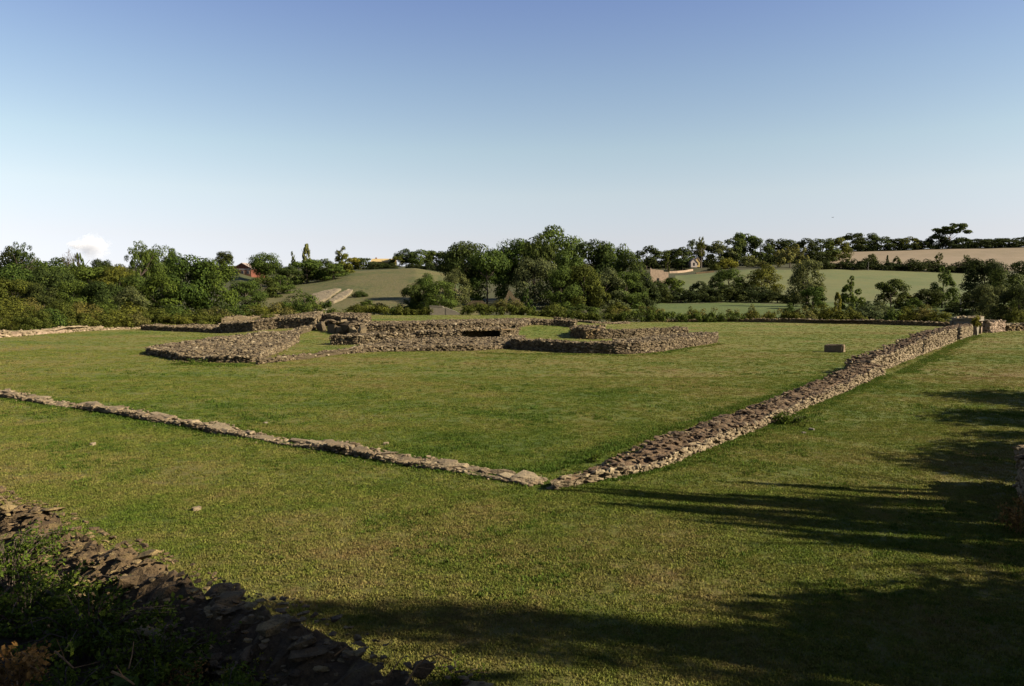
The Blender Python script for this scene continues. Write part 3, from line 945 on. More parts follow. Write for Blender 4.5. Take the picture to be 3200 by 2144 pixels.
rubble('ruined_wall', 'sunlit square end of the retaining wall next to the dark bay wall', 'wall', [np.array(gp(1610, 1046)), np.array(gp(1660, 1042)), np.array(gp(1672, 1036)) + (2.2, 5), np.array(gp(1640, 1036)) + (0, 5)],
       HT(1.08), (.22, .46), 3.2, 2.4, group=RG, limit=240, step=.6, minpx=8)
rubble('ruined_wall', 'dark shadowed wall at the back of the long grass bay', 'wall', band(G((1662, 1042), (1730, 1042), (1795, 1043)), 1.6),
       HT(1.3), (.26, .5), 3.0, 2.6, group=RG, limit=240, step=.6, minpx=8)
rubble('ruined_wall', 'thin line of pale stones in the grass behind the dark bay wall', 'wall', band(G((1730, 1014), (1850, 1018), (1965, 1012)), 2.2),
       lambda x, y: .2 + .12 * float(wob(x, y, 1.0, 5)), (.25, .55), 2, 2.6, group=RG, limit=160, step=.8, minpx=7)
rubble('ruined_wall', 'tumbled dark wall corner with ivy stones inside the grass bay', 'wall', band(G((1782, 1054), (1830, 1060), (1868, 1060)), 5.0),
       HT(.9, .25), (.24, .5), 3.0, 2.6, group=RG, limit=240, step=.6, minpx=8, mats=('old_stone', 'stone'))
rubble('ruined_wall', 'long dark-fronted wall on the far side of the grass bay', 'wall', band(G((1862, 1060), (1990, 1058), (2090, 1051), (2150, 1049)), 2.2, (.1, .99)),
       HT(.72, .12), (.22, .46), 3.2, 2.8, group=RG, limit=360, step=.6, minpx=8)
rubble('ruined_wall', 'long front wall of the grass bay with a dark shaded face', 'wall', band(G((1596, 1092), (1720, 1099), (1830, 1106), (1930, 1108), (1985, 1107)), 1.3),
       lambda x, y: .66 + .09 * float(wob(x, y, 1.9, 5)), (.2, .42), 3.6, 3.2, group=RG, limit=500, step=.5)
rubble('ruined_wall', 'sunlit end wall closing the grass bay on the boulder side', 'wall', G((1985, 1107), (2070, 1098), (2150, 1086), (2244, 1070)) + [np.array(gp(2244, 1070)) + (-1.6, 1.2), np.array(gp(2150, 1086)) + (-1.9, 1.5), np.array(gp(2070, 1098)) + (-1.9, 1.6), np.array(gp(1985, 1107)) + (-1.2, 1.8)],
       lambda x, y: .72 + .1 * float(wob(x, y, 1.6, 5)), (.2, .44), 3.6, 3.0, group=RG, limit=500, step=.5)

rubble('ruined_wall', 'sunlit stub of ruined wall rising from the shade at the right picture edge', 'wall', [(7.45, 10.7), (8.65, 12.9), (9.6, 12.9), (8.6, 10.4)],
       lambda x, y: .6 + .3 * float(wob(x, y, 1.8)), (.1, .3), 3, 3, mats=('wall_stone', 'old_stone'), step=.3)
# --- loose boulder and small stones on the grass
def boulder(name, label, px, py, size, mat, rz, seed, cat='boulder'):
    p = gp(px, py)
    bmx = bmesh.new()
    bmesh.ops.create_cube(bmx, size=1)
    bmesh.ops.bevel(bmx, geom=bmx.edges[:], offset=.1, segments=1, affect='EDGES')
    bmesh.ops.subdivide_edges(bmx, edges=bmx.edges[:], cuts=2, use_grid_fill=True)
    r = np.random.default_rng(seed)
    for v in bmx.verts:
        k = wob(v.co.x * 2 + v.co.z, v.co.y * 2 - v.co.z, 2.2, seed)
        v.co *= 1 + .07 * float(k)
        v.co += Vector(r.normal(0, .012, 3))
        v.co.x *= size[0]; v.co.y *= size[1]; v.co.z = v.co.z * size[2] + .1 * size[2] * v.co.x / size[0]
    me = bpy.data.meshes.new(name); bmx.to_mesh(me); bmx.free()
    me.materials.append(M[mat])
    o = new_obj(name, me, None, (p[0], p[1], lz(*p) + size[2] * .4), (0, 0, rz))
    return tag(o, label, cat)
boulder('boulder', 'single squared boulder with a sunlit end standing alone on the lawn', 2608, 1100, (1.15, .62, .56), 'slab', -.62, 3)
for i, (px_, py_, s_, lb) in enumerate(((1206, 1388, .12, 'small white stone in the grass above the low stone footing'), (614, 1598, .13, 'small pale stone on the lawn behind the near dark wall'),
                                         (290, 1393, .14, 'small pale stone on the lawn at the left below the low footing'), (2536, 1343, .13, 'small grey stone lying on the grass below the long pale wall'),
                                         (2512, 1352, .1, 'tiny dark stone lying on the open grass'), (830, 1322, .1, 'tiny stone beside the dark footing block'))):
    boulder('loose_stone', lb, px_, py_, (s_ * .95, s_ * .6, s_ * .5), 'wall_stone' if i < 3 else 'grey', i * .8, 10 + i, 'stone')

# --- grey slab wall, dark hut opening, rock bands, arch, on the far side
t = thing('grey_slab', 'grey stone block with a sloping shoulder at the far lawn edge', 'block', (*gp(1392, 985, 1.0), 1.0))
X0, Y0 = -11.0, 117.5
def prism(nm, prof, depth, mat, parent, loc=(0, 0, 0), rz=0):
    n = len(prof)
    v = [(x_, 0, z_) for x_, z_ in prof] + [(x_, depth, z_) for x_, z_ in prof]
    f = [tuple(range(n)), tuple(range(2 * n - 1, n - 1, -1))] + [(i, i + n, (i + 1) % n + n, (i + 1) % n) for i in range(n)]
    o = mesh_obj(nm, v, f, M[mat], parent)
    o.location = loc; o.rotation_euler = (0, 0, rz)
    return o
t.location = (X0, Y0, lz(X0, Y0))
prism('block', [(-1.7, -.2), (.75, -.2), (.75, 1.02), (.3, 1.28), (-1.7, 1.34)], 1.2, 'grey', t)
prism('shoulder', [(.76, -.2), (2.85, -.2), (2.85, .25), (2.3, .62), (.76, 1.15)], 1.25, 'grey', t, (0, -.04, 0))
prism('coping', [(-1.76, 1.342), (.3, 1.284), (.3, 1.40), (-1.76, 1.47)], 1.3, 'grey', t, (0, -.06, 0))

hx, hy = -30.4, 117.0
t = thing('stone_hut', 'low stone hut with a black open doorway beneath overhanging greenery', 'hut', (hx, hy, lz(hx, hy)))
box('side_wall', (-1.05, 1.2, .8), (.25, 2.6, 2.1), M['grey'], t)
box('side_wall', (1.05, 1.2, .8), (.25, 2.6, 2.1), M['grey'], t)
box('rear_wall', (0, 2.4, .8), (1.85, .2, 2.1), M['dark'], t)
box('roof', (0, 1.1, 1.97), (2.6, 3.2, .22), M['grey'], t)

def rock_band(label, pts, width, h_):
    c = []
    for x_, r_, Y_ in pts:
        X_, _, _ = at(x_, r_, Y_)
        c.append(np.array((X_, Y_)))
    V, F = [], []
    n = 0
    cs = []
    for i in range(len(c) - 1):
        for k in range(5): cs.append(c[i] + (c[i + 1] - c[i]) * k / 5)
    cs.append(c[-1])
    prof = [(-.5, -1.0), (-.48, .8), (-.3, 1), (0, .9), (.3, 1.0), (.47, .75), (.5, -1.0)]
    for i, p in enumerate(cs):
        d = cs[min(i + 1, len(cs) - 1)] - cs[max(i - 1, 0)]
        d = d / np.linalg.norm(d); nn = np.array((-d[1], d[0]))
        tp = math.sin(math.pi * min(max((i + .6) / len(cs), .08), .95)) ** .5
        for a_, b_ in prof:
            q = p + nn * width * a_ * tp * rng.uniform(.9, 1.15)
            V.append((q[0], q[1], float(land_z(np.array([q[0]]), np.array([q[1]]))[0]) + b_ * h_ * rng.uniform(.75, 1.2)))
    m_ = len(prof)
    for i in range(len(cs) - 1):
        for k in range(m_ - 1):
            F.append((i * m_ + k, (i + 1) * m_ + k, (i + 1) * m_ + k + 1, i * m_ + k + 1))
    F += [tuple(range(m_)), tuple((len(cs) - 1) * m_ + k for k in range(m_))[::-1]]
    return tag(mesh_obj('rock_outcrop', V, F, M['rock']), label, 'rock')
rock_band('broad pale curved rock band on the brown hillside', [(712, 683, 188), (722, 674, 202), (742, 662, 221), (770, 655, 232)], 6.5, .7)
rock_band('narrow pale rock band below the broad one on the brown hillside', [(754, 686, 186), (770, 678, 199), (788, 668, 214), (801, 660, 226)], 3.4, .7)

ax_, ay_, az_ = at(1164, 690, 168)
t = thing('ruined_arch', 'ivy-hung gable ruin with open arches below the central trees', 'ruin', (ax_, ay_, ground_z(ax_, ay_)))
prism('gable', [(-2.2, 0), (-1.2, 2.0), (-.2, 4.6), (.35, 4.4), (1.2, 3.0), (2.3, 2.6), (2.6, 1.2), (2.6, 0), (1.4, 0), (1.1, 1.1), (.7, 2.1), (.1, 3.4), (-.4, 2.2), (-.6, 1.0), (-.7, 0)], 1.0, 'core', t)
prism('base_wall', [(-4.6, -1), (2.4, -1), (2.4, .45), (-2, .5), (-4.6, .1)], 1.4, 'stone', t, (0, -1.5, 0))
prism('arch_pier', [(-9.5, -1), (-8.2, -1), (-8.2, .9), (-7.0, 1.6), (-5.8, .9), (-5.8, -1), (-4.9, -1), (-4.9, 1.4), (-6, 2.3), (-8, 2.3), (-9.5, 1.4)], .9, 'stone', t, (0, -.2, 0))

# --- houses
def house(name, label, x, row, Y, w, d, wall_h, roof_h, ridge_x, mats, rz=0, parts=None, sink=1.5):
    X_, _, z_ = at(x, row, Y)
    t = thing(name, label, 'house', (X_, Y, z_), rz)
    wm, rm = mats
    if ridge_x:       # ridge along the front
        box('wall', (0, d / 2, (wall_h - sink) / 2), (w, d, wall_h + sink), M[wm], t)
        v = [(-w / 2 - .3, -.4, wall_h), (w / 2 + .3, -.4, wall_h), (w / 2 + .3, d / 2, wall_h + roof_h), (-w / 2 - .3, d / 2, wall_h + roof_h), (-w / 2 - .3, d + .4, wall_h), (w / 2 + .3, d + .4, wall_h)]
        v = v + [(a, b_, c_ + .2) for a, b_, c_ in v]
        f = [(6, 7, 8, 9), (9, 8, 11, 10), (0, 3, 2, 1), (3, 4, 5, 2), (0, 1, 7, 6), (4, 10, 11, 5), (0, 6, 9, 3), (3, 9, 10, 4), (1, 2, 8, 7), (2, 5, 11, 8)]
        mesh_obj('roof', v, f, M[rm], t)
        for s in (-1, 1):
            mesh_obj('gable', [(s * w / 2, .02, wall_h), (s * w / 2, d / 2, wall_h + roof_h), (s * w / 2, d - .02, wall_h), (s * (w / 2 - .25), .02, wall_h), (s * (w / 2 - .25), d / 2, wall_h + roof_h), (s * (w / 2 - .25), d - .02, wall_h)],
                     [(0, 1, 2), (3, 5, 4), (0, 3, 4, 1), (1, 4, 5, 2), (2, 5, 3, 0)], M[wm], t)
    else:
        prism('wall', [(-w / 2, -sink), (w / 2, -sink), (w / 2, wall_h), (0, wall_h + roof_h), (-w / 2, wall_h)], d, wm, t)
        e = .35
        sl = roof_h / (w / 2)
        for s in (-1, 1):
            prism('roof', [(0, wall_h + roof_h + .02), (s * (w / 2 + e), wall_h - e * sl + .02), (s * (w / 2 + e), wall_h - e * sl + .27), (0, wall_h + roof_h + .27)][::s], d + .6, rm, t, (0, -.3, 0))
    return t
t = house('brick_house', 'red brick house with a gabled front and pale roof among the trees', 553, 626, 326, 8.6, 12, 2.3, 2.2, False, ('brick', 'pale_roof'), -.18, sink=3)
t['category'] = 'house'
box('string_course', (0, -.05, 2.0), (8.62, .14, .5), M['pale_plaster'], t)
box('lower_wall', (0, -.03, .1), (8.58, .1, 3.2), M['brown_brick'], t)
for wx in (-2.4, .4, 2.9):
    wf = box('window', (wx, -.10, .7), (1.1, .08, 1.3), M['pale_plaster'], t)
    box('pane', (wx, -.15, .7), (.85, .06, 1.05), M['glass'], wf)
t = house('farmhouse', 'low farmhouse with a long sunlit yellow roof on the hilltop', 874, 611, 352, 10.2, 8, 2.5, 1.5, True, ('yellow_wall', 'yellow_roof'), 0)
box('chimney', (-3.6, 4, 4.2), (.7, .7, 1.1), M['brown_brick'], t)
box('parapet', (5.3, 3.6, 3.9), (.4, 7.5, .9), M['yellow_wall'], t)
for wx in (-3.2, 0, 3.2):
    wf = box('window', (wx, -.05, 1.5), (.9, .12, 1.1), M['brown_brick'], t)
    box('pane', (wx, -.12, 1.5), (.65, .06, .85), M['glass'], wf)
X_, _, z_ = at(1507, 645, 345)
t = thing('stone_barn', 'roofless tan stone barn with a stepped sunlit wall', 'barn', (X_, 345, z_), .12)
prism('front_wall', [(-4.3, -2), (4.2, -2), (4.2, 4.6), (1.9, 4.7), (1.8, 5.4), (-3.6, 5.9), (-4.3, 6.6)], .8, 'tan_wall', t)
prism('side_wall', [(-4.3, -2), (4.2, -2), (4.2, 4.0), (-4.3, 4.6)], .7, 'tan_wall', t, (-3.55, 5.05, 0), math.pi / 2)
box('door', (-.6, -.05, .9), (.9, .14, 1.9), M['dark'], t)
for lb, xx, rr, Y_, w2, wh, rh, mt in (('small white gabled shed beside the tall slender tree', 1586, 607, 440, 3.6, 2.0, 2.0, 'pale_plaster'), ('small pale yellow gabled shed behind the white one', 1594, 606, 446, 3.0, 2.4, 2.0, 'yellow_wall')):
    t = house('garden_shed', lb, xx, rr, Y_, w2, 5, wh, rh, False, (mt, 'pale_roof'), .1, sink=1)
    t['category'] = 'shed'
    box('door', (0, -.06, .8), (.9, .08, 1.7), M['dark'], t)
def low_run(name, label, pts, w2, h_, mat, cat):
    V, F = [], []
    c = [at(*p)[:2] for p in pts]
    for i, p in enumerate(c):
        z = ground_z(*p)
        V += [(p[0], p[1], z - .5), (p[0], p[1], z + h_), (p[0], p[1] + w2, z + h_), (p[0], p[1] + w2, z - .5)]
    for i in range(len(c) - 1):
        a_, b_ = i * 4, i * 4 + 4
        F += [(a_, b_, b_ + 1, a_ + 1), (a_ + 1, b_ + 1, b_ + 2, a_ + 2), (a_ + 2, b_ + 2, b_ + 3, a_ + 3)]
    F += [(0, 1, 2, 3), (b_, b_ + 3, b_ + 2, b_ + 1)]
    return tag(mesh_obj(name, V, F, M[mat]), label, cat)
low_run('garden_wall', 'low sunlit garden wall curving between the stone barn and the sheds', [(1530, 612, 425), (1548, 611, 427), (1564, 609, 431), (1584, 606, 438)], .6, 1.2, 'tan_wall', 'wall')
low_run('field_wall', 'dark low wall along the upper corner of the green field', [(1590, 620, 404), (1612, 619, 406), (1632, 618, 407)], .6, .8, 'old_stone', 'wall')
# pole and rail
X_, _, z_ = at(1984, 621, 400)
v, f = tube_geo([(0, 0, -.5), (0, 0, 2.5), (.03, 0, 5.2)], [.15, .12, .1], 6)
o = mesh_obj('pole', v, f, M['wood']); o.location = (X_, 400, z_); tag(o, 'slim pale pole standing in front of the dark field hedge', 'pole')
X_, Y_ = at(2196, 680, 150)[0], 150
t = thing('wooden_rail', 'grey wooden post and rail between the tall tree and the dark trees', 'fence', (X_, Y_, ground_z(X_, Y_)))
for xx in (0, 2.4):
    v, f = tube_geo([(xx, 0, -.3), (xx, 0, 3.9 if xx == 0 else 3.6)], [.13, .11], 6)
    mesh_obj('post', v, f, M['wood'], t)
box('rail', (1.2, -.1, 3.5), (2.6, .1, .18), M['wood'], t)

# ------------------------------------------------------------------ trees and bushes
def quads(P, Nn, size, r, aspect=.7):
    n = len(P)
    a = r.normal(0, 1, (n, 3))
    tx = np.cross(Nn, a); tx /= np.maximum(np.linalg.norm(tx, axis=1, keepdims=True), 1e-6)
    ty_ = np.cross(Nn, tx)
    s = size * r.uniform(.6, 1.35, n)[:, None]
    V = np.stack([P - tx * s * .5, P - ty_ * s * .5 * aspect + Nn * s * .06, P + tx * s * .5, P + ty_ * s * .5 * aspect + Nn * s * .06], 1).reshape(-1, 3)
    F = np.arange(4 * n).reshape(-1, 4)
    return V, F

def quad_mesh(name, V, F, mat):
    me = bpy.data.meshes.new(name)
    n = len(F)
    me.vertices.add(len(V)); me.vertices.foreach_set('co', V.astype(np.float32).ravel())
    me.loops.add(4 * n); me.loops.foreach_set('vertex_index', F.astype(np.int32).ravel())
    me.polygons.add(n); me.polygons.foreach_set('loop_start', np.arange(0, 4 * n, 4, dtype=np.int32))
    me.polygons.foreach_set('loop_total', np.full(n, 4, np.int32)) if False else None
    me.materials.append(mat)
    me.update(calc_edges=True)
    me.validate()
    return me

def envelope(kind, r, n):
    """lobe centres and radii in a unit tree: height 1, width 1"""
    C, R = [], []
    for i in range(n * 8):
        if len(C) >= n: break
        if kind == 'round':
            v = r.normal(0, 1, 3); v /= np.linalg.norm(v); q = r.uniform(.45, 1) ** .6
            p = np.array((v[0] * .38, v[1] * .38, .60 + v[2] * .31)) * (q, q, 1); p[2] = .60 + v[2] * .31 * q
            rad = r.uniform(.11, .2)
        elif kind == 'dense':
            z = r.uniform(.04, .9); w = .42 * (1 - abs(z - .38) ** 2 * 1.9) if z > .38 else .42
            a = r.uniform(0, 6.28); q = r.uniform(.3, 1) ** .5
            p = np.array((math.cos(a) * w * q, math.sin(a) * w * q, z * (1 - .12 * q * q))); rad = r.uniform(.10, .19)
        elif kind == 'cone':
            z = r.uniform(.04, .93); w = .43 * (1 - z) ** .8 + .02
            a = r.uniform(0, 6.28); q = r.uniform(.3, 1) ** .5
            p = np.array((math.cos(a) * w * q, math.sin(a) * w * q, z)); rad = r.uniform(.06, .12) * (1.1 - .5 * z)
        elif kind == 'column':
            z = r.uniform(.03, .95); w = .38 * min(1, (1 - z) * 3) * (.7 + .3 * z)
            a = r.uniform(0, 6.28)
            p = np.array((math.cos(a) * w, math.sin(a) * w, z)); rad = r.uniform(.05, .1)
        elif kind == 'open':
            v = r.normal(0, 1, 3); v /= np.linalg.norm(v); q = r.uniform(.5, 1)
            p = np.array((v[0] * .40 * q, v[1] * .40 * q, .64 + v[2] * .31 * q)); rad = r.uniform(.06, .11)
        elif kind == 'umbrella':
            a = r.uniform(0, 6.28); q = r.uniform(0, 1) ** .5
            p = np.array((math.cos(a) * .42 * q + .06, math.sin(a) * .42 * q, r.choice([.70, .80, .88, .92]) - .12 * q * q + .05 * math.cos(a))); rad = r.uniform(.07, .11)
        elif kind == 'willow':
            a = r.uniform(0, 6.28); q = r.uniform(.2, 1) ** .5; z = r.uniform(.12, .92)
            w = .42 if z < .6 else .42 * (1 - ((z - .6) / .4) ** 2) ** .5
            p = np.array((math.cos(a) * w * q, math.sin(a) * w * q, z)); rad = r.uniform(.07, .12)
        else:  # bush
            a = r.uniform(0, 6.28); q = r.uniform(0, 1) ** .5; el = r.uniform(0, 1)
            p = np.array((math.cos(a) * .40 * q, math.sin(a) * .40 * q, .08 + .74 * math.sqrt(max(0, 1 - q * q)) * el)); rad = r.uniform(.1, .17)
        C.append(p); R.append(rad)
    return np.array(C), np.array(R)

LOD = {'a': (9500, .036, 52), 'b': (4000, .055, 36), 'c': (2400, .075, 44), 'x': (16000, .03, 60)}
CR = {}
def crown_mesh(kind, var, lod, mat):
    k = (kind, var, lod, mat.name)
    if k in CR: return CR[k]
    base = (kind, var, lod)
    if base not in CR:
        n, sz, nl = LOD[lod]
        r = np.random.default_rng(abs(hash(kind)) % 1 + sum(map(ord, kind)) * 31 + var * 977 + len(lod))
        if kind == 'open': n = int(n * .5)
        if kind in ('column',): nl = int(nl * .8)
        C, R = envelope(kind, r, nl)
        li = r.choice(len(C), n, p=(R ** 2) / (R ** 2).sum())
        v = r.normal(0, 1, (n, 3)); v[:, 2] += .25; v /= np.linalg.norm(v, axis=1, keepdims=True)
        st = np.array((1, 1, .62 if kind in ('round', 'umbrella', 'open', 'dense') else 1.0))
        if kind == 'willow': st = np.array((.6, .6, 1.7))
        if kind == 'column': st = np.array((.8, .8, 1.3))
        P = C[li] + v * R[li][:, None] * r.uniform(.72, 1.08, n)[:, None] * st
        ax = np.array((0, 0, .45))
        out = P - ax; out /= np.maximum(np.linalg.norm(out, axis=1, keepdims=True), 1e-6)
        Nn = v * .85 + out * .3 + r.normal(0, .26, (n, 3)); Nn /= np.linalg.norm(Nn, axis=1, keepdims=True)
        P[:, 2] = np.maximum(P[:, 2], .01)
        P[:, 2] /= max(P[:, 2].max(), .5)
        wd = np.percentile(np.abs(P[:, :2]), 98.0)
        P[:, :2] *= .5 / wd
        V, F = quads(P, Nn, sz, r)
        CR[base] = (V, F, C)
    V, F, C = CR[base]
    CR[k] = quad_mesh('crown', V, F, mat)
    return CR[k]

TR = {}
def trunk_mesh(kind, var, mat):
    k = (kind, var, mat.name)
    if k in TR: return TR[k]
    r = np.random.default_rng(var + 50)
    topz = {'umbrella': .8, 'cone': .9, 'column': .9, 'bush': .45}.get(kind, .72)
    th = .022
    pts = [(r.normal(0, .012) * (i > 0), r.normal(0, .012) * (i > 0), -.06 + (topz + .06) * i / 5) for i in range(6)]
    if kind == 'umbrella': pts = [(p[0] + .08 * i / 5 - .04, p[1], p[2]) for i, p in enumerate(pts)]
    parts = [tube_geo(pts, [th * 1.5, th * 1.1, th * .9, th * .75, th * .6, th * .3], 6)]
    for i in range(7 if kind in ('open', 'umbrella') else 4):
        a = r.uniform(0, 6.28); z0 = r.uniform(.25, .6) * topz / .72
        e = np.array((math.cos(a) * .33, math.sin(a) * .33, min(.93, z0 + r.uniform(.15, .35))))
        s = np.array((0, 0, z0)); m_ = (s + e) / 2 + np.array((0, 0, -.02))
        parts.append(tube_geo([s, m_, e], [th * .6, th * .4, th * .16], 5))
    V, F = join_geo(parts)
    me = bpy.data.meshes.new('trunk')
    me.from_pydata([tuple(v) for v in V], [], F)
    me.materials.append(mat)
    TR[k] = me
    return me

VAR = [0]
def tree_at(X_, Y_, z_, w, h_, kind, mat, label, lod, group=None, name=None, cat='tree', trunk=True, bark='bark'):
    VAR[0] += 1
    nv = 3 if kind in ('round', 'dense', 'bush') else 2
    var = VAR[0] % nv
    nm = name or {'bush': 'bush', 'cone': 'conifer', 'column': 'column_tree', 'umbrella': 'umbrella_pine', 'willow': 'willow_tree'}.get(kind, 'broadleaf_tree')
    t = thing(nm, label, cat, (X_, Y_, z_), (VAR[0] * 2.399) % 6.283 if kind != 'umbrella' else 0, group)
    c = new_obj('crown', crown_mesh(kind, var, lod, mat), t, sc=(w, w, h_))
    c['kind'] = 'thing'
    if trunk:
        kk = min(w, h_) if kind != 'umbrella' else h_
        new_obj('trunk', trunk_mesh(kind, var, M[bark]), t, sc=(max(w * .8, .6 * h_) if kind != 'bush' else w, max(w * .8, .6 * h_) if kind != 'bush' else w, h_))
    return t

def tree(x, top, w, Y, kind, mat, label, group=None, base=None, **kw):
    X_, _, zt = at(x, top, Y)
    zb = ground_z(X_, Y) if base is None else at(x, base, Y)[2]
    dist = math.hypot(X_, Y)
    wm = w / 1735 * Y * (1.22 if Y > 330 and kind == 'dense' else 1.1)
    h_ = max(zt - zb + .2, wm * .35)
    area = w * (h_ * 1735 / Y) * .19
    lod = 'a' if area > 900 else 'b' if area > 260 else 'c'
    return tree_at(X_, Y, zb - .15, wm, h_, kind, L[mat], label, lod, group, cat=kw.pop('cat', 'shrub' if kind == 'bush' else 'tree'), **kw)

g1 = 'trees on the far left slope'
for a in (
    (14, 562, 62, 205, 'round', 'black', 'dark tall tree at the very edge of the far left slope'),
    (48, 553, 42, 200, 'open', 'dark', 'tall ragged dark tree, highest of the far left slope'),
    (82, 588, 50, 205, 'round', 'dark', 'dark rounded tree just below the ragged one on the far left slope'),
    (128, 588, 95, 190, 'round', 'mid', 'broad tree crown below the bare branches on the left slope'),
    (178, 578, 26, 192, 'column', 'mid', 'spiky upright shrub top beside the bare branches'),
    (228, 590, 58, 222, 'dense', 'black', 'dark dome-shaped tree under the small cloud'),
    (275, 603, 60, 225, 'round', 'olive', 'low loose tree between the dark dome and the tall airy tree'),
    (318, 551, 46, 182, 'open', 'mid', 'tall airy tree with sky showing through, left of the dense dark tree'),
    (352, 558, 62, 186, 'round', 'mid', 'rounded tree leaning against the tall airy tree'),
    (398, 567, 48, 190, 'round', 'mid', 'rounded treetop behind the dense dark tree'),
    (425, 582, 120, 150, 'dense', 'vivid', 'big dense dark green tree with glossy clumps, left half of the pair'),
    (495, 590, 96, 152, 'dense', 'vivid', 'big dense dark green tree with glossy clumps, right half of the pair'),
    (370, 620, 90, 146, 'dense', 'vivid', 'lower dense tree leaning on the big glossy pair'),
    (512, 574, 34, 335, 'round', 'black', 'lone round dark tree beside the red brick house'),
    (606, 576, 66, 300, 'round', 'mid', 'round tree standing right of the red brick house'),
    (596, 628, 70, 225, 'dense', 'dark', 'dark tree below the red brick house'),
    (640, 628, 60, 240, 'dense', 'mid', 'small tree at the top of the green gap by the brown hill'),
    (668, 574, 25, 300, 'cone', 'grey', 'thin grey-green conifer left of the pale conifer'),
    (700, 557, 27, 302, 'cone', 'pale', 'tall pale green conifer left of the brown hill'),
    (781, 562, 50, 305, 'cone', 'olive', 'broad conifer with a dark tip at the left end of the hilltop'),
    (700, 592, 72, 288, 'dense', 'mid', 'bushy tree under the tall pale conifer'),
    (737, 590, 62, 292, 'dense', 'dark', 'bushy tree between the two taller conifers'),
    (762, 602, 56, 285, 'dense', 'mid', 'bushy tree below the broad conifer on the hilltop end'),
    (655, 608, 56, 280, 'dense', 'dark', 'dark bushy tree under the thin grey conifer'),
    (30, 600, 110, 168, 'dense', 'mid', 'wide mid green tree at the left edge of the slope'),
    (118, 612, 105, 165, 'dense', 'dark', 'wide dark tree beside the mid green one on the left slope'),
    (200, 604, 115, 176, 'dense', 'mid', 'wide tree below the dark dome on the left slope'),
    (272, 608, 100, 172, 'dense', 'olive', 'olive tinted tree left of the glossy dense pair'),
    (312, 628, 84, 160, 'dense', 'mid', 'mid green tree low beside the glossy dense pair'),
    (28, 634, 96, 150, 'dense', 'olive', 'olive tree low at the left picture edge'),
    (98, 646, 86, 146, 'dense', 'black', 'very dark tree in the hollow of the left slope'),
    (168, 640, 86, 150, 'dense', 'mid', 'mid green tree right of the very dark hollow'),
    (240, 642, 82, 150, 'dense', 'dark', 'dark green tree low in the middle of the left slope'),
    (300, 654, 70, 143, 'dense', 'grey', 'grey-green tree low at the foot of the left slope'),
    (560, 640, 80, 175, 'dense', 'mid', 'small tree at the right foot of the glossy pair'),
): tree(*a, group=g1)

g2 = 'olive bushes behind the ruined walls'
spots = [(-30, 690, 80, 80), (22, 672, 85, 84), (75, 698, 75, 79), (60, 680, 80, 92), (118, 704, 70, 81), (128, 684, 80, 96), (165, 706, 70, 83), (190, 688, 80, 98), (215, 708, 66, 85),
         (245, 682, 80, 104), (262, 706, 68, 88), (300, 690, 80, 100), (312, 712, 60, 90), (350, 702, 74, 94), (395, 694, 76, 104), (402, 716, 60, 93), (445, 706, 72, 97), (492, 700, 76, 106),
         (500, 716, 64, 100), (545, 698, 78, 110), (590, 692, 78, 112), (600, 714, 66, 104), (636, 690, 70, 115), (684, 658, 84, 118), (655, 706, 70, 110), (716, 694, 62, 117)]
nth = ['first', 'second', 'third', 'fourth', 'fifth', 'sixth', 'seventh', 'eighth', 'ninth', 'tenth', 'eleventh', 'twelfth', 'thirteenth', 'fourteenth']
spots.sort()
for i, (x_, tp, w_2, Y_) in enumerate(spots):
    c_ = ['olive', 'olive', 'tan', 'olive', 'mid'][i % 5] if i != 23 else 'tan'
    side_ = 'the left picture edge' if i < 13 else 'the dark stone hut'
    k_ = i if i < 13 else 25 - i
    tree(x_, tp, w_2, Y_, 'bush', c_, f"{'tan' if c_ == 'tan' else 'green' if c_ == 'mid' else 'olive'} bush behind the ruins, {nth[k_]} counted from {side_}", group=g2)

g3 = 'big trees in the middle distance'
for a in (
    (1064, 552, 100, 192, 'round', 'dark', 'tall dark rounded tree at the left of the central wood'),
    (1112, 566, 92, 184, 'dense', 'mid', 'mid green tree hanging over the ruined arch'),
    (1040, 612, 62, 180, 'dense', 'grey', 'grey-green tree at the left foot of the tall dark tree'),
    (1180, 545, 88, 216, 'round', 'vivid', 'fresh green round tree behind the ruined arch'),
    (1150, 566, 70, 222, 'round', 'dark', 'dark tree in the gap above the ruined arch'),
    (1268, 514, 118, 214, 'round', 'mid', 'tallest tree of all, broad crown above the central wood'),
    (1235, 540, 70, 205, 'open', 'dark', 'airy dark tree with sky showing through beside the tallest tree'),
    (1222, 586, 92, 180, 'dense', 'grey', 'grey-green tree in front of the tallest tree'),
    (1302, 572, 90, 192, 'dense', 'mid', 'mid green tree under the right side of the tallest tree'),
    (1352, 547, 100, 200, 'dense', 'dark', 'large dark tree right of the tallest tree'),
    (1402, 551, 92, 200, 'dense', 'mid', 'large mid green tree second from the right end of the central wood'),
    (1442, 575, 80, 196, 'dense', 'dark', 'dark tree at the right shoulder of the central wood'),
    (1282, 612, 76, 174, 'dense', 'mid', 'small tree low in front of the tallest tree'),
    (1335, 604, 84, 176, 'dense', 'olive', 'olive green tree low in front of the central wood'),
    (1385, 612, 80, 178, 'dense', 'grey', 'grey-green tree low in front of the right central wood'),
    (1432, 618, 78, 180, 'dense', 'mid', 'tree low at the right end of the central wood'),
    (1472, 642, 62, 182, 'dense', 'black', 'dark low tree closing the right end of the central wood'),
    (968, 624, 62, 162, 'dense', 'vivid', 'fresh light green tree at the foot of the brown hill'),
    (1005, 640, 78, 158, 'dense', 'mid', 'bushy tree right of the fresh green one above the grey block'),
    (940, 650, 48, 160, 'dense', 'dark', 'dark small tree at the left of the fresh green one'),
    (1204, 660, 36, 156, 'cone', 'vivid', 'small fresh green tree right of the ruined arch'),
): tree(*a, group=g3)

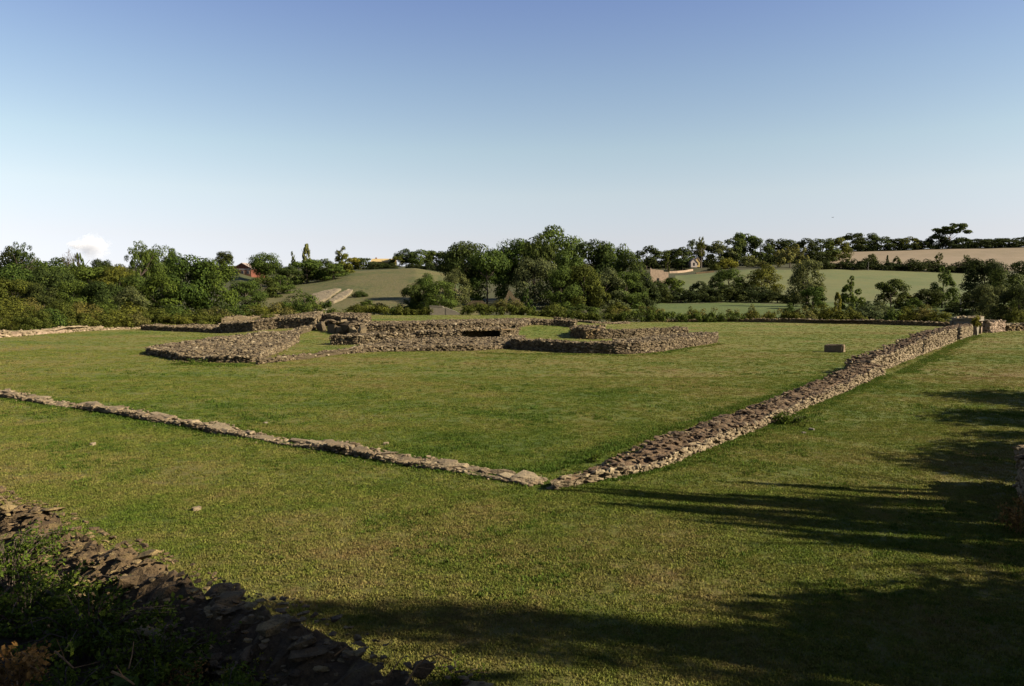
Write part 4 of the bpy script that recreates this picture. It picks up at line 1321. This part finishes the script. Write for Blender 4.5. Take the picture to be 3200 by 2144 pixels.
g4 = 'trees along the hilltop'
for a in (
    (830, 589, 44, 348, 'dense', 'dark', 'dark hilltop tree left of the yellow roof'),
    (806, 588, 26, 345, 'dense', 'yellow', 'small yellow-green hilltop bush beside the broad conifer'),
    (853, 597, 26, 344, 'dense', 'grey', 'small tree in front of the yellow-roofed house'),
    (876, 599, 30, 343, 'bush', 'dark', 'dark bush hiding the lower wall of the yellow-roofed house'),
    (906, 585, 28, 347, 'dense', 'olive', 'small olive tree right of the yellow roof'),
    (928, 568, 46, 350, 'round', 'dark', 'first tree of the dark hilltop row right of the yellow roof'),
    (962, 570, 50, 350, 'dense', 'mid', 'second tree of the dark hilltop row right of the yellow roof'),
    (998, 572, 48, 350, 'dense', 'dark', 'third tree of the dark hilltop row right of the yellow roof'),
    (1030, 574, 48, 348, 'dense', 'mid', 'last tree of the hilltop row before the central wood'),
): tree(*a, group=g4)
for i, (x_, w_2) in enumerate(((790, 30), (862, 34), (892, 30), (945, 34), (980, 34), (1014, 34))):
    tree(x_, 601, w_2, 338, 'bush', 'black', f'low black bush along the hilltop crest, {nth[i]} from the broad conifer', group='low bushes on the hilltop crest')
for a in ((822, 664, 34, 205, 'bush', 'dark', 'dark shrub on the slope beside the narrow rock band'), (838, 684, 30, 180, 'bush', 'mid', 'shrub low on the slope under the rock bands'),
          (868, 692, 46, 165, 'bush', 'olive', 'olive shrub at the foot of the brown hill'), (812, 694, 50, 160, 'bush', 'olive', 'olive shrub below the rock bands near the hut'),
          (915, 694, 50, 158, 'bush', 'mid', 'green shrub at the hill foot near the fresh green tree')):
    tree(*a, group='shrubs on the brown hill')

g5 = 'trees on the skyline right of the central wood'
for i, (x_, tp, w_2, k_, c_) in enumerate(((1478, 560, 60, 'dense', 'black'), (1512, 572, 46, 'dense', 'dark'), (1540, 568, 46, 'dense', 'black'), (1562, 563, 42, 'dense', 'dark'), (1588, 547, 34, 'open', 'grey'), (1618, 557, 36, 'dense', 'black'),
                                           (1648, 549, 56, 'dense', 'grey'), (1676, 543, 56, 'dense', 'dark'), (1704, 531, 52, 'dense', 'mid'), (1738, 543, 56, 'dense', 'dark'), (1772, 545, 54, 'dense', 'black'), (1808, 548, 54, 'dense', 'dark'), (1842, 544, 54, 'dense', 'black'), (1880, 545, 58, 'dense', 'dark'), (1912, 543, 46, 'dense', 'olive'))):
    tree(x_, tp, w_2, 478 + (i % 3) * 6, k_, c_, f"{dict(black='very dark', dark='dark', grey='grey-green', mid='mid green', olive='olive')[c_]} skyline tree, {nth[i] if i < 14 else 'last'} to the right of the central wood", group=g5)
tree(1603, 541, 16, 462, 'open', 'olive', 'tall slender tree on a bare pole-like trunk beside the sheds', group=g5, name='slender_tree', bark='pale_bark')
tree(1806, 558, 68, 425, 'willow', 'pale', 'pale yellow-green weeping tree above the green field', group=g5)
g6 = 'trees on the ridge above the tan field'
for i, (x_, tp, w_2, k_, c_) in enumerate(((1948, 533, 48, 'dense', 'black'), (1984, 532, 52, 'dense', 'dark'), (2014, 541, 46, 'dense', 'dark'), (2046, 545, 42, 'dense', 'black'), (2078, 540, 40, 'dense', 'olive'), (2108, 549, 44, 'dense', 'black'), (2140, 536, 42, 'dense', 'dark'),
                                           (2202, 541, 50, 'dense', 'dark'), (2236, 546, 50, 'dense', 'black'), (2272, 545, 52, 'dense', 'dark'), (2306, 545, 52, 'dense', 'black'), (2342, 543, 56, 'dense', 'black'), (2170, 550, 50, 'dense', 'black'))):
    lb = f"{dict(black='very dark', dark='dark', olive='olive')[c_]} ridge tree, {nth[i]} left to right along the tan field" if i < 12 else 'low dark tree right under the flat-topped ridge tree'
    tree(x_, tp, w_2, 574 + (i % 2) * 5, k_, c_, lb, group=g6)
tree(2172, 510, 60, 570, 'umbrella', 'dark', 'flat-topped wind-shaped tree standing out above the ridge', group=g6)

g7 = 'trees and bushes in front of the green field'
for a in (
    (1490, 640, 66, 232, 'dense', 'dark', 'dark tree in front of the tan stone barn'),
    (1540, 634, 52, 236, 'dense', 'mid', 'tree at the lower corner of the green field by the barn'),
    (1600, 642, 50, 242, 'dense', 'black', 'low dark tree in the green field, left of the trio'),
    (1638, 630, 38, 246, 'dense', 'dark', 'narrow dark tree, first of the trio in the green field'),
    (1666, 613, 70, 250, 'dense', 'mid', 'broad green tree, middle of the trio in the green field'),
    (1742, 604, 80, 248, 'dense', 'olive', 'broad olive tree, last of the trio in the green field'),
    (1846, 590, 74, 196, 'dense', 'grey', 'tall tree with a dark top standing alone before the green field'),
    (1858, 655, 52, 182, 'dense', 'vivid', 'bright small tree at the foot of the tall lone tree'),
    (1946, 630, 54, 182, 'cone', 'mid', 'conical tree between the tall lone tree and the round dark one'),
    (1914, 668, 24, 150, 'cone', 'yellow', 'small yellow-green sapling beside the conical tree'),
    (2036, 637, 66, 186, 'dense', 'dark', 'round dark tree in front of the green field'),
    (2088, 680, 50, 146, 'dense', 'vivid', 'fresh green bushy tree before the tall conical tree'),
    (2156, 608, 66, 190, 'cone', 'mid', 'tall conical tree in front of the right end of the green field'),
    (2120, 660, 60, 186, 'dense', 'black', 'dark tree at the left foot of the tall conical tree'),
    (2070, 668, 50, 190, 'dense', 'olive', 'low olive tree behind the fresh green bushy tree'),
    (2186, 690, 50, 160, 'dense', 'black', 'very dark tree at the right foot of the tall conical tree'),
    (2252, 588, 84, 172, 'dense', 'black', 'large dark tree left of the group at the right picture edge'),
    (2300, 612, 96, 152, 'dense', 'dark', 'large dark tree in the middle of the right edge group'),
    (2350, 592, 96, 168, 'dense', 'black', 'large very dark tree cut by the right picture edge'),
    (2266, 648, 76, 136, 'dense', 'grey', 'pale-leaved tree in front of the right edge group'),
    (2330, 650, 84, 130, 'dense', 'black', 'dark tree low at the right picture edge'),
    (2225, 668, 60, 140, 'dense', 'black', 'dark tree hanging over the stone gate'),
    (2322, 702, 46, 106, 'bush', 'olive', 'brownish bush at the right picture edge beyond the gate'),
    (1526, 589, 10, 440, 'column', 'olive', 'thin upright cypress beside the tan stone barn'),
    (1662, 588, 44, 436, 'bush', 'yellow', 'yellow-green round bush above the green field'),
    (1712, 584, 30, 440, 'dense', 'pale', 'pale small tree in the dark garden above the green field'),
    (1744, 596, 24, 438, 'bush', 'pale', 'pale little bush in the dark garden above the green field'),
    (1632, 602, 26, 428, 'bush', 'olive', 'small olive bush left of the yellow-green round bush'),
    (1560, 590, 40, 448, 'dense', 'dark', 'dark tree behind the curving garden wall'),
): tree(*a, group=g7)
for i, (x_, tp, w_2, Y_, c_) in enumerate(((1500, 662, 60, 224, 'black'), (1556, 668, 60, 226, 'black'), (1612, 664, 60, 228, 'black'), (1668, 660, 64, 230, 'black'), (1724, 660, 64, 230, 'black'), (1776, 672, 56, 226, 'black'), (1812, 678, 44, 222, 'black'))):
    tree(x_, tp - 10, w_2 * 1.2, Y_, 'bush', c_, f'added black shade bush, {nth[i]} left to right at the lower edge of the green field', group='bushes added as shade below the green field')  # black-leaved row added in place of the dark shade under the trees
for i, (x_, tp, w_2, Y_, c_) in enumerate(((1808, 692, 40, 126, 'mid'), (1838, 698, 50, 124, 'tan'), (1872, 694, 64, 128, 'olive'), (1905, 702, 60, 124, 'olive'), (1940, 700, 64, 124, 'olive'), (1972, 688, 74, 130, 'grey'), (2008, 690, 80, 132, 'grey'),
                                           (2040, 702, 62, 124, 'mid'), (2076, 698, 64, 124, 'olive'), (2108, 696, 66, 124, 'tan'), (2142, 706, 60, 120, 'olive'))):
    tree(x_, tp, w_2, Y_, 'bush', c_, f"{dict(mid='green', tan='tan', olive='olive', grey='grey-green')[c_]} low bush behind the dark boundary wall, {nth[i]} from the grey block side", group='low bushes behind the boundary wall')
# field hedge between green and tan field
for i, x_ in enumerate(range(1884, 2260, 34)):
    tree(x_, 592 + 6 * math.sin(i * 1.7) + (x_ - 1884) * .012, 46, 409 + (i % 2) * 3, 'bush', 'black', f'dark hedge bush between green and tan field, {nth[i]} left to right', group='hedge between the green and tan fields')
for i, (x_, tp, w_2, k_, c_) in enumerate(((1934, 578, 18, 'open', 'olive'), (1992, 580, 20, 'dense', 'olive'), (2028, 583, 9, 'cone', 'dark'), (2050, 585, 16, 'dense', 'olive'), (2146, 577, 14, 'open', 'olive'), (2208, 582, 14, 'open', 'grey'))):
    tree(x_, tp, w_2, 414, k_, c_, f'thin sapling rising from the field hedge, {nth[i]} left to right', group='saplings in the field hedge')

# hedges along the far lawn edge: one leafy body each
def hedge(label, pts, width, hgt, mat, n, leaf):
    r = np.random.default_rng(len(label))
    c = np.array(pts, float)
    seg = np.linalg.norm(np.diff(c, axis=0), axis=1); cum = np.concatenate([[0], np.cumsum(seg)])
    nl = int(cum[-1] / .22)
    C, R = [], []
    for i in range(nl):
        q = r.uniform(0, cum[-1]); k = min(int(np.searchsorted(cum, q, 'right') - 1), len(seg) - 1)
        p = c[k] + (c[k + 1] - c[k]) * (q - cum[k]) / seg[k]
        x_, y_ = p[0] + r.normal(0, .1), p[1] + r.uniform(-.5, .5) * width
        hh = hgt * (.8 + .3 * math.sin(q * .35) * math.sin(q * .11 + 1) + r.uniform(-.15, .2))
        C.append((x_, y_, ground_z(x_, y_) + r.uniform(.2, 1) * hh)); R.append(r.uniform(.35, .65))
    C = np.array(C); R = np.array(R)
    li = r.choice(len(C), n)
    v = r.normal(0, 1, (n, 3)); v[:, 2] += .3; v /= np.linalg.norm(v, axis=1, keepdims=True)
    P = C[li] + v * R[li][:, None] * r.uniform(.5, 1.1, n)[:, None]
    Nn = v + r.normal(0, .4, (n, 3)); Nn /= np.linalg.norm(Nn, axis=1, keepdims=True)
    V, F = quads(P, Nn, leaf, r)
    o = bpy.data.objects.new('hedge', quad_mesh('hedge', V, F, L[mat]))
    COL.objects.link(o)
    return tag(o, label, 'hedge')
ln = lambda x0, x1, Y_: [((x_ / .73125 - 1600) / FPX * Y_, Y_) for x_ in np.linspace(x0, x1, 6)]
hedge('clipped dark hedge along the lawn edge left of the grey block', ln(755, 985, 118.2), 1.6, 1.2, 'olive', 9000, .2)
hedge('clipped dark hedge along the lawn edge right of the grey block', ln(1058, 1420, 118.2), 1.6, 1.3, 'olive', 13000, .2)
hedge('shaggy green hedge along the lawn edge below the meadow', ln(1415, 1700, 118.0), 1.8, 1.6, 'mid', 11000, .2)
hedge('pale grassy scrub strip behind the shaggy hedge', ln(1390, 1830, 127), 3.5, 3.0, 'tan', 9000, .22)
hedge('low dark scrub at the end of the shaggy hedge by the boundary wall', ln(1690, 1830, 118.4), 1.6, 1.1, 'olive', 5000, .2)
hedge('ivy hedge growing over the dark stone hut', [(-32, 118), (-30.2, 118.4), (-28.2, 118.6)], 1.6, 2.6, 'mid', 2600, .2)
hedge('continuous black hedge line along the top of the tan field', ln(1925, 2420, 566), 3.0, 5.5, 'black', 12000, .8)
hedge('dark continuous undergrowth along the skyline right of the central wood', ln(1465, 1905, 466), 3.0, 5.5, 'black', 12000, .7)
tree(755, 704, 46, 122, 'bush', 'mid', 'leafy bush beside the dark stone hut doorway', base=726)
tree(1490, 690, 44, 140, 'bush', 'grey', 'grey-green scrub bush in front of the central wood end')
tree(1580, 700, 36, 134, 'bush', 'olive', 'olive scrub bush in the middle of the meadow strip')
tree(1720, 694, 26, 136, 'bush', 'pale', 'pale scrub bush near the end of the meadow strip')
tree(1260, 692, 70, 146, 'bush', 'olive', 'olive scrub bush below the tallest tree')
tree(1330, 694, 80, 146, 'bush', 'mid', 'green scrub bush below the right half of the central wood')
tree(1160, 692, 80, 150, 'bush', 'tan', 'tan scrub bush in front of the ruined arch', base=712)
tree(1090, 694, 60, 150, 'bush', 'olive', 'olive scrub bush left of the ruined arch', base=712)
tree(1410, 690, 60, 152, 'bush', 'olive', 'olive scrub bush beside the dark end of the central wood')

# bare branches
X_, Y_, z_ = at(158, 618, 190)
parts = []
for i in range(9):
    a = rng.uniform(-.5, .5); l_ = rng.uniform(3.5, 5.8)
    p0 = np.array((0, 0, 0)); e = np.array((math.sin(a) * l_ * .8, rng.normal(0, .6), l_ * math.cos(a)))
    m_ = e * .5 + (rng.normal(0, .25), 0, 0)
    parts.append(tube_geo([p0, m_, e], [.09, .06, .03], 4))
    for q in range(3):
        b0 = m_ + (e - m_) * rng.uniform(0, .7)
        parts.append(tube_geo([b0, b0 + rng.normal(0, .5, 3) + (0, 0, .8)], [.04, .02], 4))
v, f = join_geo(parts)
o = mesh_obj('dead_tree', v, f, M['bark']); o.location = (X_, Y_, z_)
tag(o, 'bare dead branches poking above the left slope trees', 'tree')

# trees that stand outside the picture and throw the shade on the lawn
g8 = 'trees beside the lawn outside the picture'
SHD = np.array((-SUND.x, -SUND.y)) / SUND.z          # shadow of a 1 m pole
for tip, h_, w_2, k_, lb in (
    ((.1, 13.0), 8.0, .9, 'column', 'cypress beside the lawn whose thin shadow reaches farthest over the grass'), ((.9, 12.0), 8.0, .8, 'column', 'cypress beside the lawn, second of seven'),
    ((3.4, 13.4), 7.0, .7, 'column', 'cypress beside the lawn, third of seven'), ((2.2, 11.2), 8.5, 1.1, 'column', 'cypress beside the lawn, fourth of seven'), ((4.2, 12.5), 7.0, .8, 'column', 'cypress beside the lawn, fifth of seven'),
    ((3.4, 10.3), 8.0, 1.0, 'column', 'cypress beside the lawn, sixth of seven'), ((5.0, 11.3), 6.5, 1.8, 'cone', 'conical tree beside the lawn between the cypresses'),
    ((-10.2, 5.6), 11.5, 6.6, 'dense', 'dense tree beside the lawn shading the lower corner'), ((-9.5, 3.8), 12.0, 8.0, 'open', 'second dense tree beside the lawn shading the lower corner'),
    ((2.3, 8.1), 6.3, 5.6, 'dense', 'squat dense tree beside the lawn shading the corner'), ((-3.2, 8.1), 9.0, 1.6, 'dense', 'slender tree beside the lawn shading the near wall foot'),
    ((8.0, 15.3), 5.4, 4.2, 'dense', 'small tree beside the lawn, first of the shade row'), ((9.4, 17.6), 5.4, 4.8, 'dense', 'small tree beside the lawn, second of the shade row'),
    ((11.6, 21.0), 5.4, 5.2, 'dense', 'small tree beside the lawn, third of the shade row'), ((14.8, 25.4), 5.4, 5.6, 'dense', 'small tree beside the lawn, fourth of the shade row'),
    ((34.0, 46.0), 7.5, 2.2, 'column', 'cypress beside the lawn, nearer of two'), ((37.5, 57.0), 7.5, 2.2, 'column', 'cypress beside the lawn, farther of two'),
    ((-12, -4), 10, 8, 'dense', 'tree added behind the bank to block the sky, first of two'), ((-16, -2), 9, 8, 'dense', 'tree added behind the bank to block the sky, second of two')):  # unseen pair behind the camera, added to cut sky light on the foreground
    b_ = np.array(tip) - SHD * h_ if tip[1] > 0 else np.array(tip) * (.5, 1) + (4, -3.5)
    tree_at(float(b_[0]), float(b_[1]), lz(*b_) - .1, w_2, h_, k_, L['dark'], lb, 'x' if h_ > 6 else 'a', g8)

# ------------------------------------------------------------------ near plants on the bank
def leaf_shape_mesh(name, P, Nn, D, size, mat, r):
    """folded pointed leaves: 6 verts, 4 faces"""
    V, F = [], []
    n = len(P)
    side = np.cross(Nn, D); side /= np.maximum(np.linalg.norm(side, axis=1, keepdims=True), 1e-6)
    s = (size * r.uniform(.55, 1.35, n))[:, None]
    a = P; tip = P + D * s; mid = P + D * s * .5 - Nn * s * .07
    l_ = P + D * s * .42 + side * s * .3 + Nn * s * .06
    rr = P + D * s * .42 - side * s * .3 + Nn * s * .06
    V = np.stack([a, l_, tip, rr, mid], 1).reshape(-1, 3)
    b_ = np.arange(n)[:, None] * 5
    F = np.concatenate([b_ + (0, 4, 1), b_ + (1, 4, 2), b_ + (2, 4, 3), b_ + (3, 4, 0)], 0)
    me = bpy.data.meshes.new(name)
    me.from_pydata(V.tolist(), [], F.tolist())
    me.materials.append(mat)
    return me
BC = {}
def bank_plant(label, px, py, z, w, h_, mat, n, leaf, cat='bramble', big=0, name='bramble'):
    r = np.random.default_rng(px * 7 + py)
    p = gp(px, py, z)
    zb = lz(*p)
    t = thing(name, label, cat, (p[0], p[1], zb), group='plants on the bank below the near wall')
    parts = []; LP, LN, LD = [], [], []
    for i in range(max(8, n // 60)):
        a = r.uniform(0, 6.28); q = r.uniform(.2, 1)
        e = np.array((math.cos(a) * w * .5 * q, math.sin(a) * w * .5 * q, h_ * r.uniform(.45, 1.05) * (1.05 - .5 * q)))
        s0 = np.array((e[0] * .2, e[1] * .2, -.05)); m_ = np.array((e[0] * .55, e[1] * .55, e[2] * 1.05))
        parts.append(tube_geo([s0, m_ * (.6, .6, .7), m_, e], [.006, .005, .004, .002], 4))
        for k in range(n // max(8, n // 60)):
            tq = r.uniform(.25, 1)
            c = s0 * (1 - tq) ** 2 + 2 * m_ * tq * (1 - tq) + e * tq * tq
            c = c + r.normal(0, .035, 3) * (1, 1, .7)
            LP.append(c)
            d = np.array((c[0] * .6 / max(w, .1), c[1] * .6 / max(w, .1), .1)) + r.normal(0, .6, 3)
            LD.append(d / np.linalg.norm(d))
            nn = np.array((0, 0, 1.0)) + r.normal(0, .5, 3)
            LN.append(nn / np.linalg.norm(nn))
    v, f = join_geo(parts)
    o = mesh_obj('stem', v, f, M['bark'] if mat != 'dry' else M['twig'], t); tag(o, kind='stuff')
    me = leaf_shape_mesh('foliage', np.array(LP), np.array(LN), np.array(LD), leaf, L[mat], r)
    o = new_obj('foliage', me, t); tag(o, kind='stuff')
    if big:
        for k in range(big):
            i = r.integers(len(LP))
            d = np.array((r.normal(0, 1), r.normal(0, 1), .4)); d /= np.linalg.norm(d)
            nn = np.array((r.normal(0, .3), r.normal(0, .3), 1)); nn /= np.linalg.norm(nn)
            lm = leaf_shape_mesh('leaf', np.array([(0, 0, 0)]), np.array([nn]), np.array([d]), leaf * 2.0, L[mat], r)
            new_obj('leaf', lm, t, tuple(np.array(LP[i]) * (1, 1, 1.02)))
    return t
for a in (
    ('green bramble at the left picture edge under the near wall', 30, 1790, .55, 1.6, .62, 'bramble', 3200, .04),
    ('green bramble in front of the large wall stones', 250, 1850, .55, 1.5, .55, 'bramble', 3000, .04),
    ('yellow-green bramble with sunlit leaves below the wall stones', 440, 1900, .6, 1.0, .48, 'yellow', 1500, .036),
    ('dark green bramble in the shadow at the far lower left', 80, 1940, .7, 1.5, .55, 'bramble', 3000, .04),
    ('dark green bramble in the shadow below the large wall stones', 280, 1990, .75, 1.3, .5, 'bramble', 2600, .04),
    ('dark green bramble in the shadow left of the feathery plant', 480, 2020, .8, 1.2, .45, 'bramble', 2400, .038),
    ('feathery light green plant in the lower middle left', 770, 2030, .75, 1.1, .46, 'yellow', 2600, .028),
    ('mossy green bramble against the wall foot', 620, 1930, .6, .9, .4, 'bramble', 2000, .03),
    ('low green bramble between the feathery plant and the twigs', 940, 2085, .7, .8, .3, 'bramble', 1300, .032),
    ('low dark bramble at the bottom edge under the feathery plant', 700, 2120, .8, .9, .32, 'bramble', 1500, .036),
    ('dry brown bracken in the lower left corner', 50, 2090, .95, .8, .34, 'dry', 900, .04),
    ('dark bramble at the bottom edge beside the corner bracken', 200, 2120, .95, .8, .26, 'bramble', 1100, .036),
    ('dry brown bracken patch beside the feathery plant', 560, 2040, .8, .4, .28, 'dry', 420, .026),
    ('dry brown bracken among the twigs at the bottom edge', 1080, 2080, .7, .6, .14, 'dry', 420, .03),
    ('dry brown bracken at the end of the near wall', 1290, 2120, .6, .6, .12, 'dry', 360, .03),
    ('small green bramble at the bottom of the lawn beside the wall end', 1430, 2090, .1, .7, .12, 'bramble', 700, .026),
): bank_plant(*a)
bank_plant('broad-leaved green plant at the bottom edge lower left', 370, 2128, 1.0, .5, .22, 'vivid', 120, .07, 'plant', 16, 'broad_leaf_plant')
for lb, px_, py_, z_, w_2, h_, mt, n, lf in (
    ('dry brown bracken lit by the sun at the right picture edge', 3195, 1668, 0, .7, .6, 'dry', 700, .05), ('second dry bracken behind the first at the right picture edge', 3225, 1540, 0, .8, .8, 'dry', 600, .05)):
    bank_plant(lb, px_, py_, z_, w_2, h_, mt, n, lf, 'bracken', 0, 'bracken')
for lb, px_, py_, w_2, h_, n in (('leafy green weeds at the foot of the long pale wall', 2470, 1322, 1.5, .3, 1100), ('small weed by the inner side of the pale wall near the corner', 1858, 1442, .3, .16, 120),
                                 ('weeds at the sunken corner of the tapering rubble platform', 600, 1136, 2.4, .3, 500)):
    bank_plant(lb, px_, py_, 0, w_2, h_, 'bramble', n, .06, 'weed', 0, 'weed_clump')
bank_plant('tufted yellow shrub growing on top of the stone gate', 3050, 1000, 2.1, 1.1, .7, 'yellow', 500, .13, 'shrub', 0, 'gate_shrub').location.z = 1.66

def twig(label, pts, rad, fork=0):
    P3 = []
    for px_, py_, z_ in pts:
        q = gp(px_, py_, z_); P3.append(np.array((q[0], q[1], z_)))
    n = len(P3)
    parts = [tube_geo(P3, [rad * (1 - .6 * i / n) for i in range(n)], 5)]
    for k in range(fork):
        i = 1 + k % (n - 1)
        parts.append(tube_geo([P3[i], P3[i] + rng.normal(0, .06, 3) + (0, 0, .07)], [rad * .5, rad * .2], 4))
    v, f = join_geo(parts)
    c = np.mean(P3, 0)
    o = mesh_obj('dry_twig', [tuple(np.array(q) - c) for q in v], f, M['twig'])
    o.location = tuple(c)
    return tag(o, label, 'twig')
twig('arched orange twig at the bottom edge beside the dead roots', [(1268, 2140, .74), (1300, 2085, .82), (1330, 2055, .88), (1370, 2045, .9), (1415, 2065, .82)], .007, 3)
twig('thin straight twig leaning left of the arched one', [(1215, 2110, .76), (1240, 2075, .82), (1262, 2050, .86)], .005, 1)
twig('short orange twig on the dark wall end', [(1045, 2050, .8), (1070, 2030, .84), (1088, 2018, .86)], .007, 1)
twig('pale dry stalk lying in the lower left shade', [(172, 2036, 1.02), (205, 2065, 1.0), (230, 2088, .97)], .007, 2)
twig('upright thin stalk in the lower left shade', [(402, 2090, .95), (412, 2050, 1.0), (418, 2005, 1.06)], .004, 1)
twig('dry grass stalk standing behind the near wall', [(985, 1893, .02), (985, 1870, .12), (984, 1845, .22)], .006, 0)
twig('reddish leaf stem across the broad-leaved plant', [(350, 2100, 1.24), (385, 2115, 1.24), (420, 2140, 1.2)], .008, 1)

# ------------------------------------------------------------------ cloud and bird
def lumpy_cloud():
    bm = bmesh.new()
    bmesh.ops.create_icosphere(bm, subdivisions=5, radius=1)
    for v in bm.verts:
        n = v.co.normalized()
        k = .10 * float(wob(n.x * 2.5 + n.z, n.y * 2.5, 1.6, 1)) + .07 * float(wob(n.x * 5, n.z * 5 + n.y, 1.7, 2)) + .02 * float(wob(n.x * 11 + n.y * 5, n.z * 11, 1.5, 4))
        up_ = 1 if n.z > 0 else .35
        v.co = n * (1 + k * up_ * 1.3)
        v.co.x *= 190; v.co.y *= 150; v.co.z *= 165 if v.co.z > 0 else 230
    me = bpy.data.meshes.new('cloud'); bm.to_mesh(me); bm.free()
    me.polygons.foreach_set('use_smooth', np.ones(len(me.polygons), bool))
    m = bpy.data.materials.new('cloud_vapour'); m.use_nodes = True
    nt = m.node_tree; nt.nodes.remove(nt.nodes['Principled BSDF'])
    vs_ = nt.nodes.new('ShaderNodeVolumePrincipled')
    vs_.inputs['Color'].default_value = (.78, .79, .81, 1)
    tcc = nt.nodes.new('ShaderNodeTexCoord')
    mp = nt.nodes.new('ShaderNodeMapping'); mp.inputs['Scale'].default_value = (1 / 205, 1 / 165, 1 / 185)
    nt.links.new(tcc.outputs['Object'], mp.inputs[0])
    ln_ = nt.nodes.new('ShaderNodeVectorMath'); ln_.operation = 'LENGTH'
    nt.links.new(mp.outputs[0], ln_.inputs[0])
    fade = math_(nt, 'SUBTRACT', 1.0, ln_.outputs['Value'], True)
    puff = noise(nt, mp.outputs[0], 2.6, 5, .62)
    sz_ = N(nt, 'ShaderNodeSeparateXYZ'); nt.links.new(mp.outputs[0], sz_.inputs[0])
    low = math_(nt, 'ADD', math_(nt, 'MULTIPLY', sz_.outputs['Z'], .9), .75, True)
    dn = math_(nt, 'SUBTRACT', math_(nt, 'ADD', math_(nt, 'MULTIPLY', fade, 1.5), math_(nt, 'MULTIPLY', puff, 2.4)), 1.45, True)
    nt.links.new(math_(nt, 'MULTIPLY', math_(nt, 'MULTIPLY', dn, low), .014), vs_.inputs['Density'])
    nt.links.new(vs_.outputs[0], nt.nodes['Material Output'].inputs['Volume'])
    me.materials.append(m)
    return me
cm = lumpy_cloud()
X_, Y_, z_ = at(212, 568, 8000)
tag(new_obj('cloud', cm, None, (X_, Y_, z_)), 'small white cumulus cloud low over the left treetops', 'cloud')
X_, Y_, z_ = at(178, 562, 8300)
tag(new_obj('cloud', cm, None, (X_, Y_, z_), (0, 0, 2), (1.2, .8, .35)), 'faint flat wisp of cloud left of the white cumulus', 'cloud')
X_, Y_, z_ = at(1903, 497, 170)
t = thing('bird', 'tiny bird gliding alone in the sky above the right treeline', 'bird', (X_, Y_, z_), .3)
v, f = tube_geo([(-.22, 0, 0), (-.12, 0, .02), (.05, 0, .03), (.18, 0, .03), (.26, 0, .02)], [.01, .05, .06, .04, .01], 6)
mesh_obj('body', v, f, M['bird'], t)
for s in (-1, 1):
    mesh_obj('wing', [(-.08, s * .03, .03), (.1, s * .03, .03), (.06, s * .3, .1), (-.08, s * .55, .06), (-.1, s * .3, .08), (0, s * .3, .07)], [(0, 1, 5), (1, 2, 5), (2, 3, 5), (3, 4, 5), (4, 0, 5)], M['bird'], t)
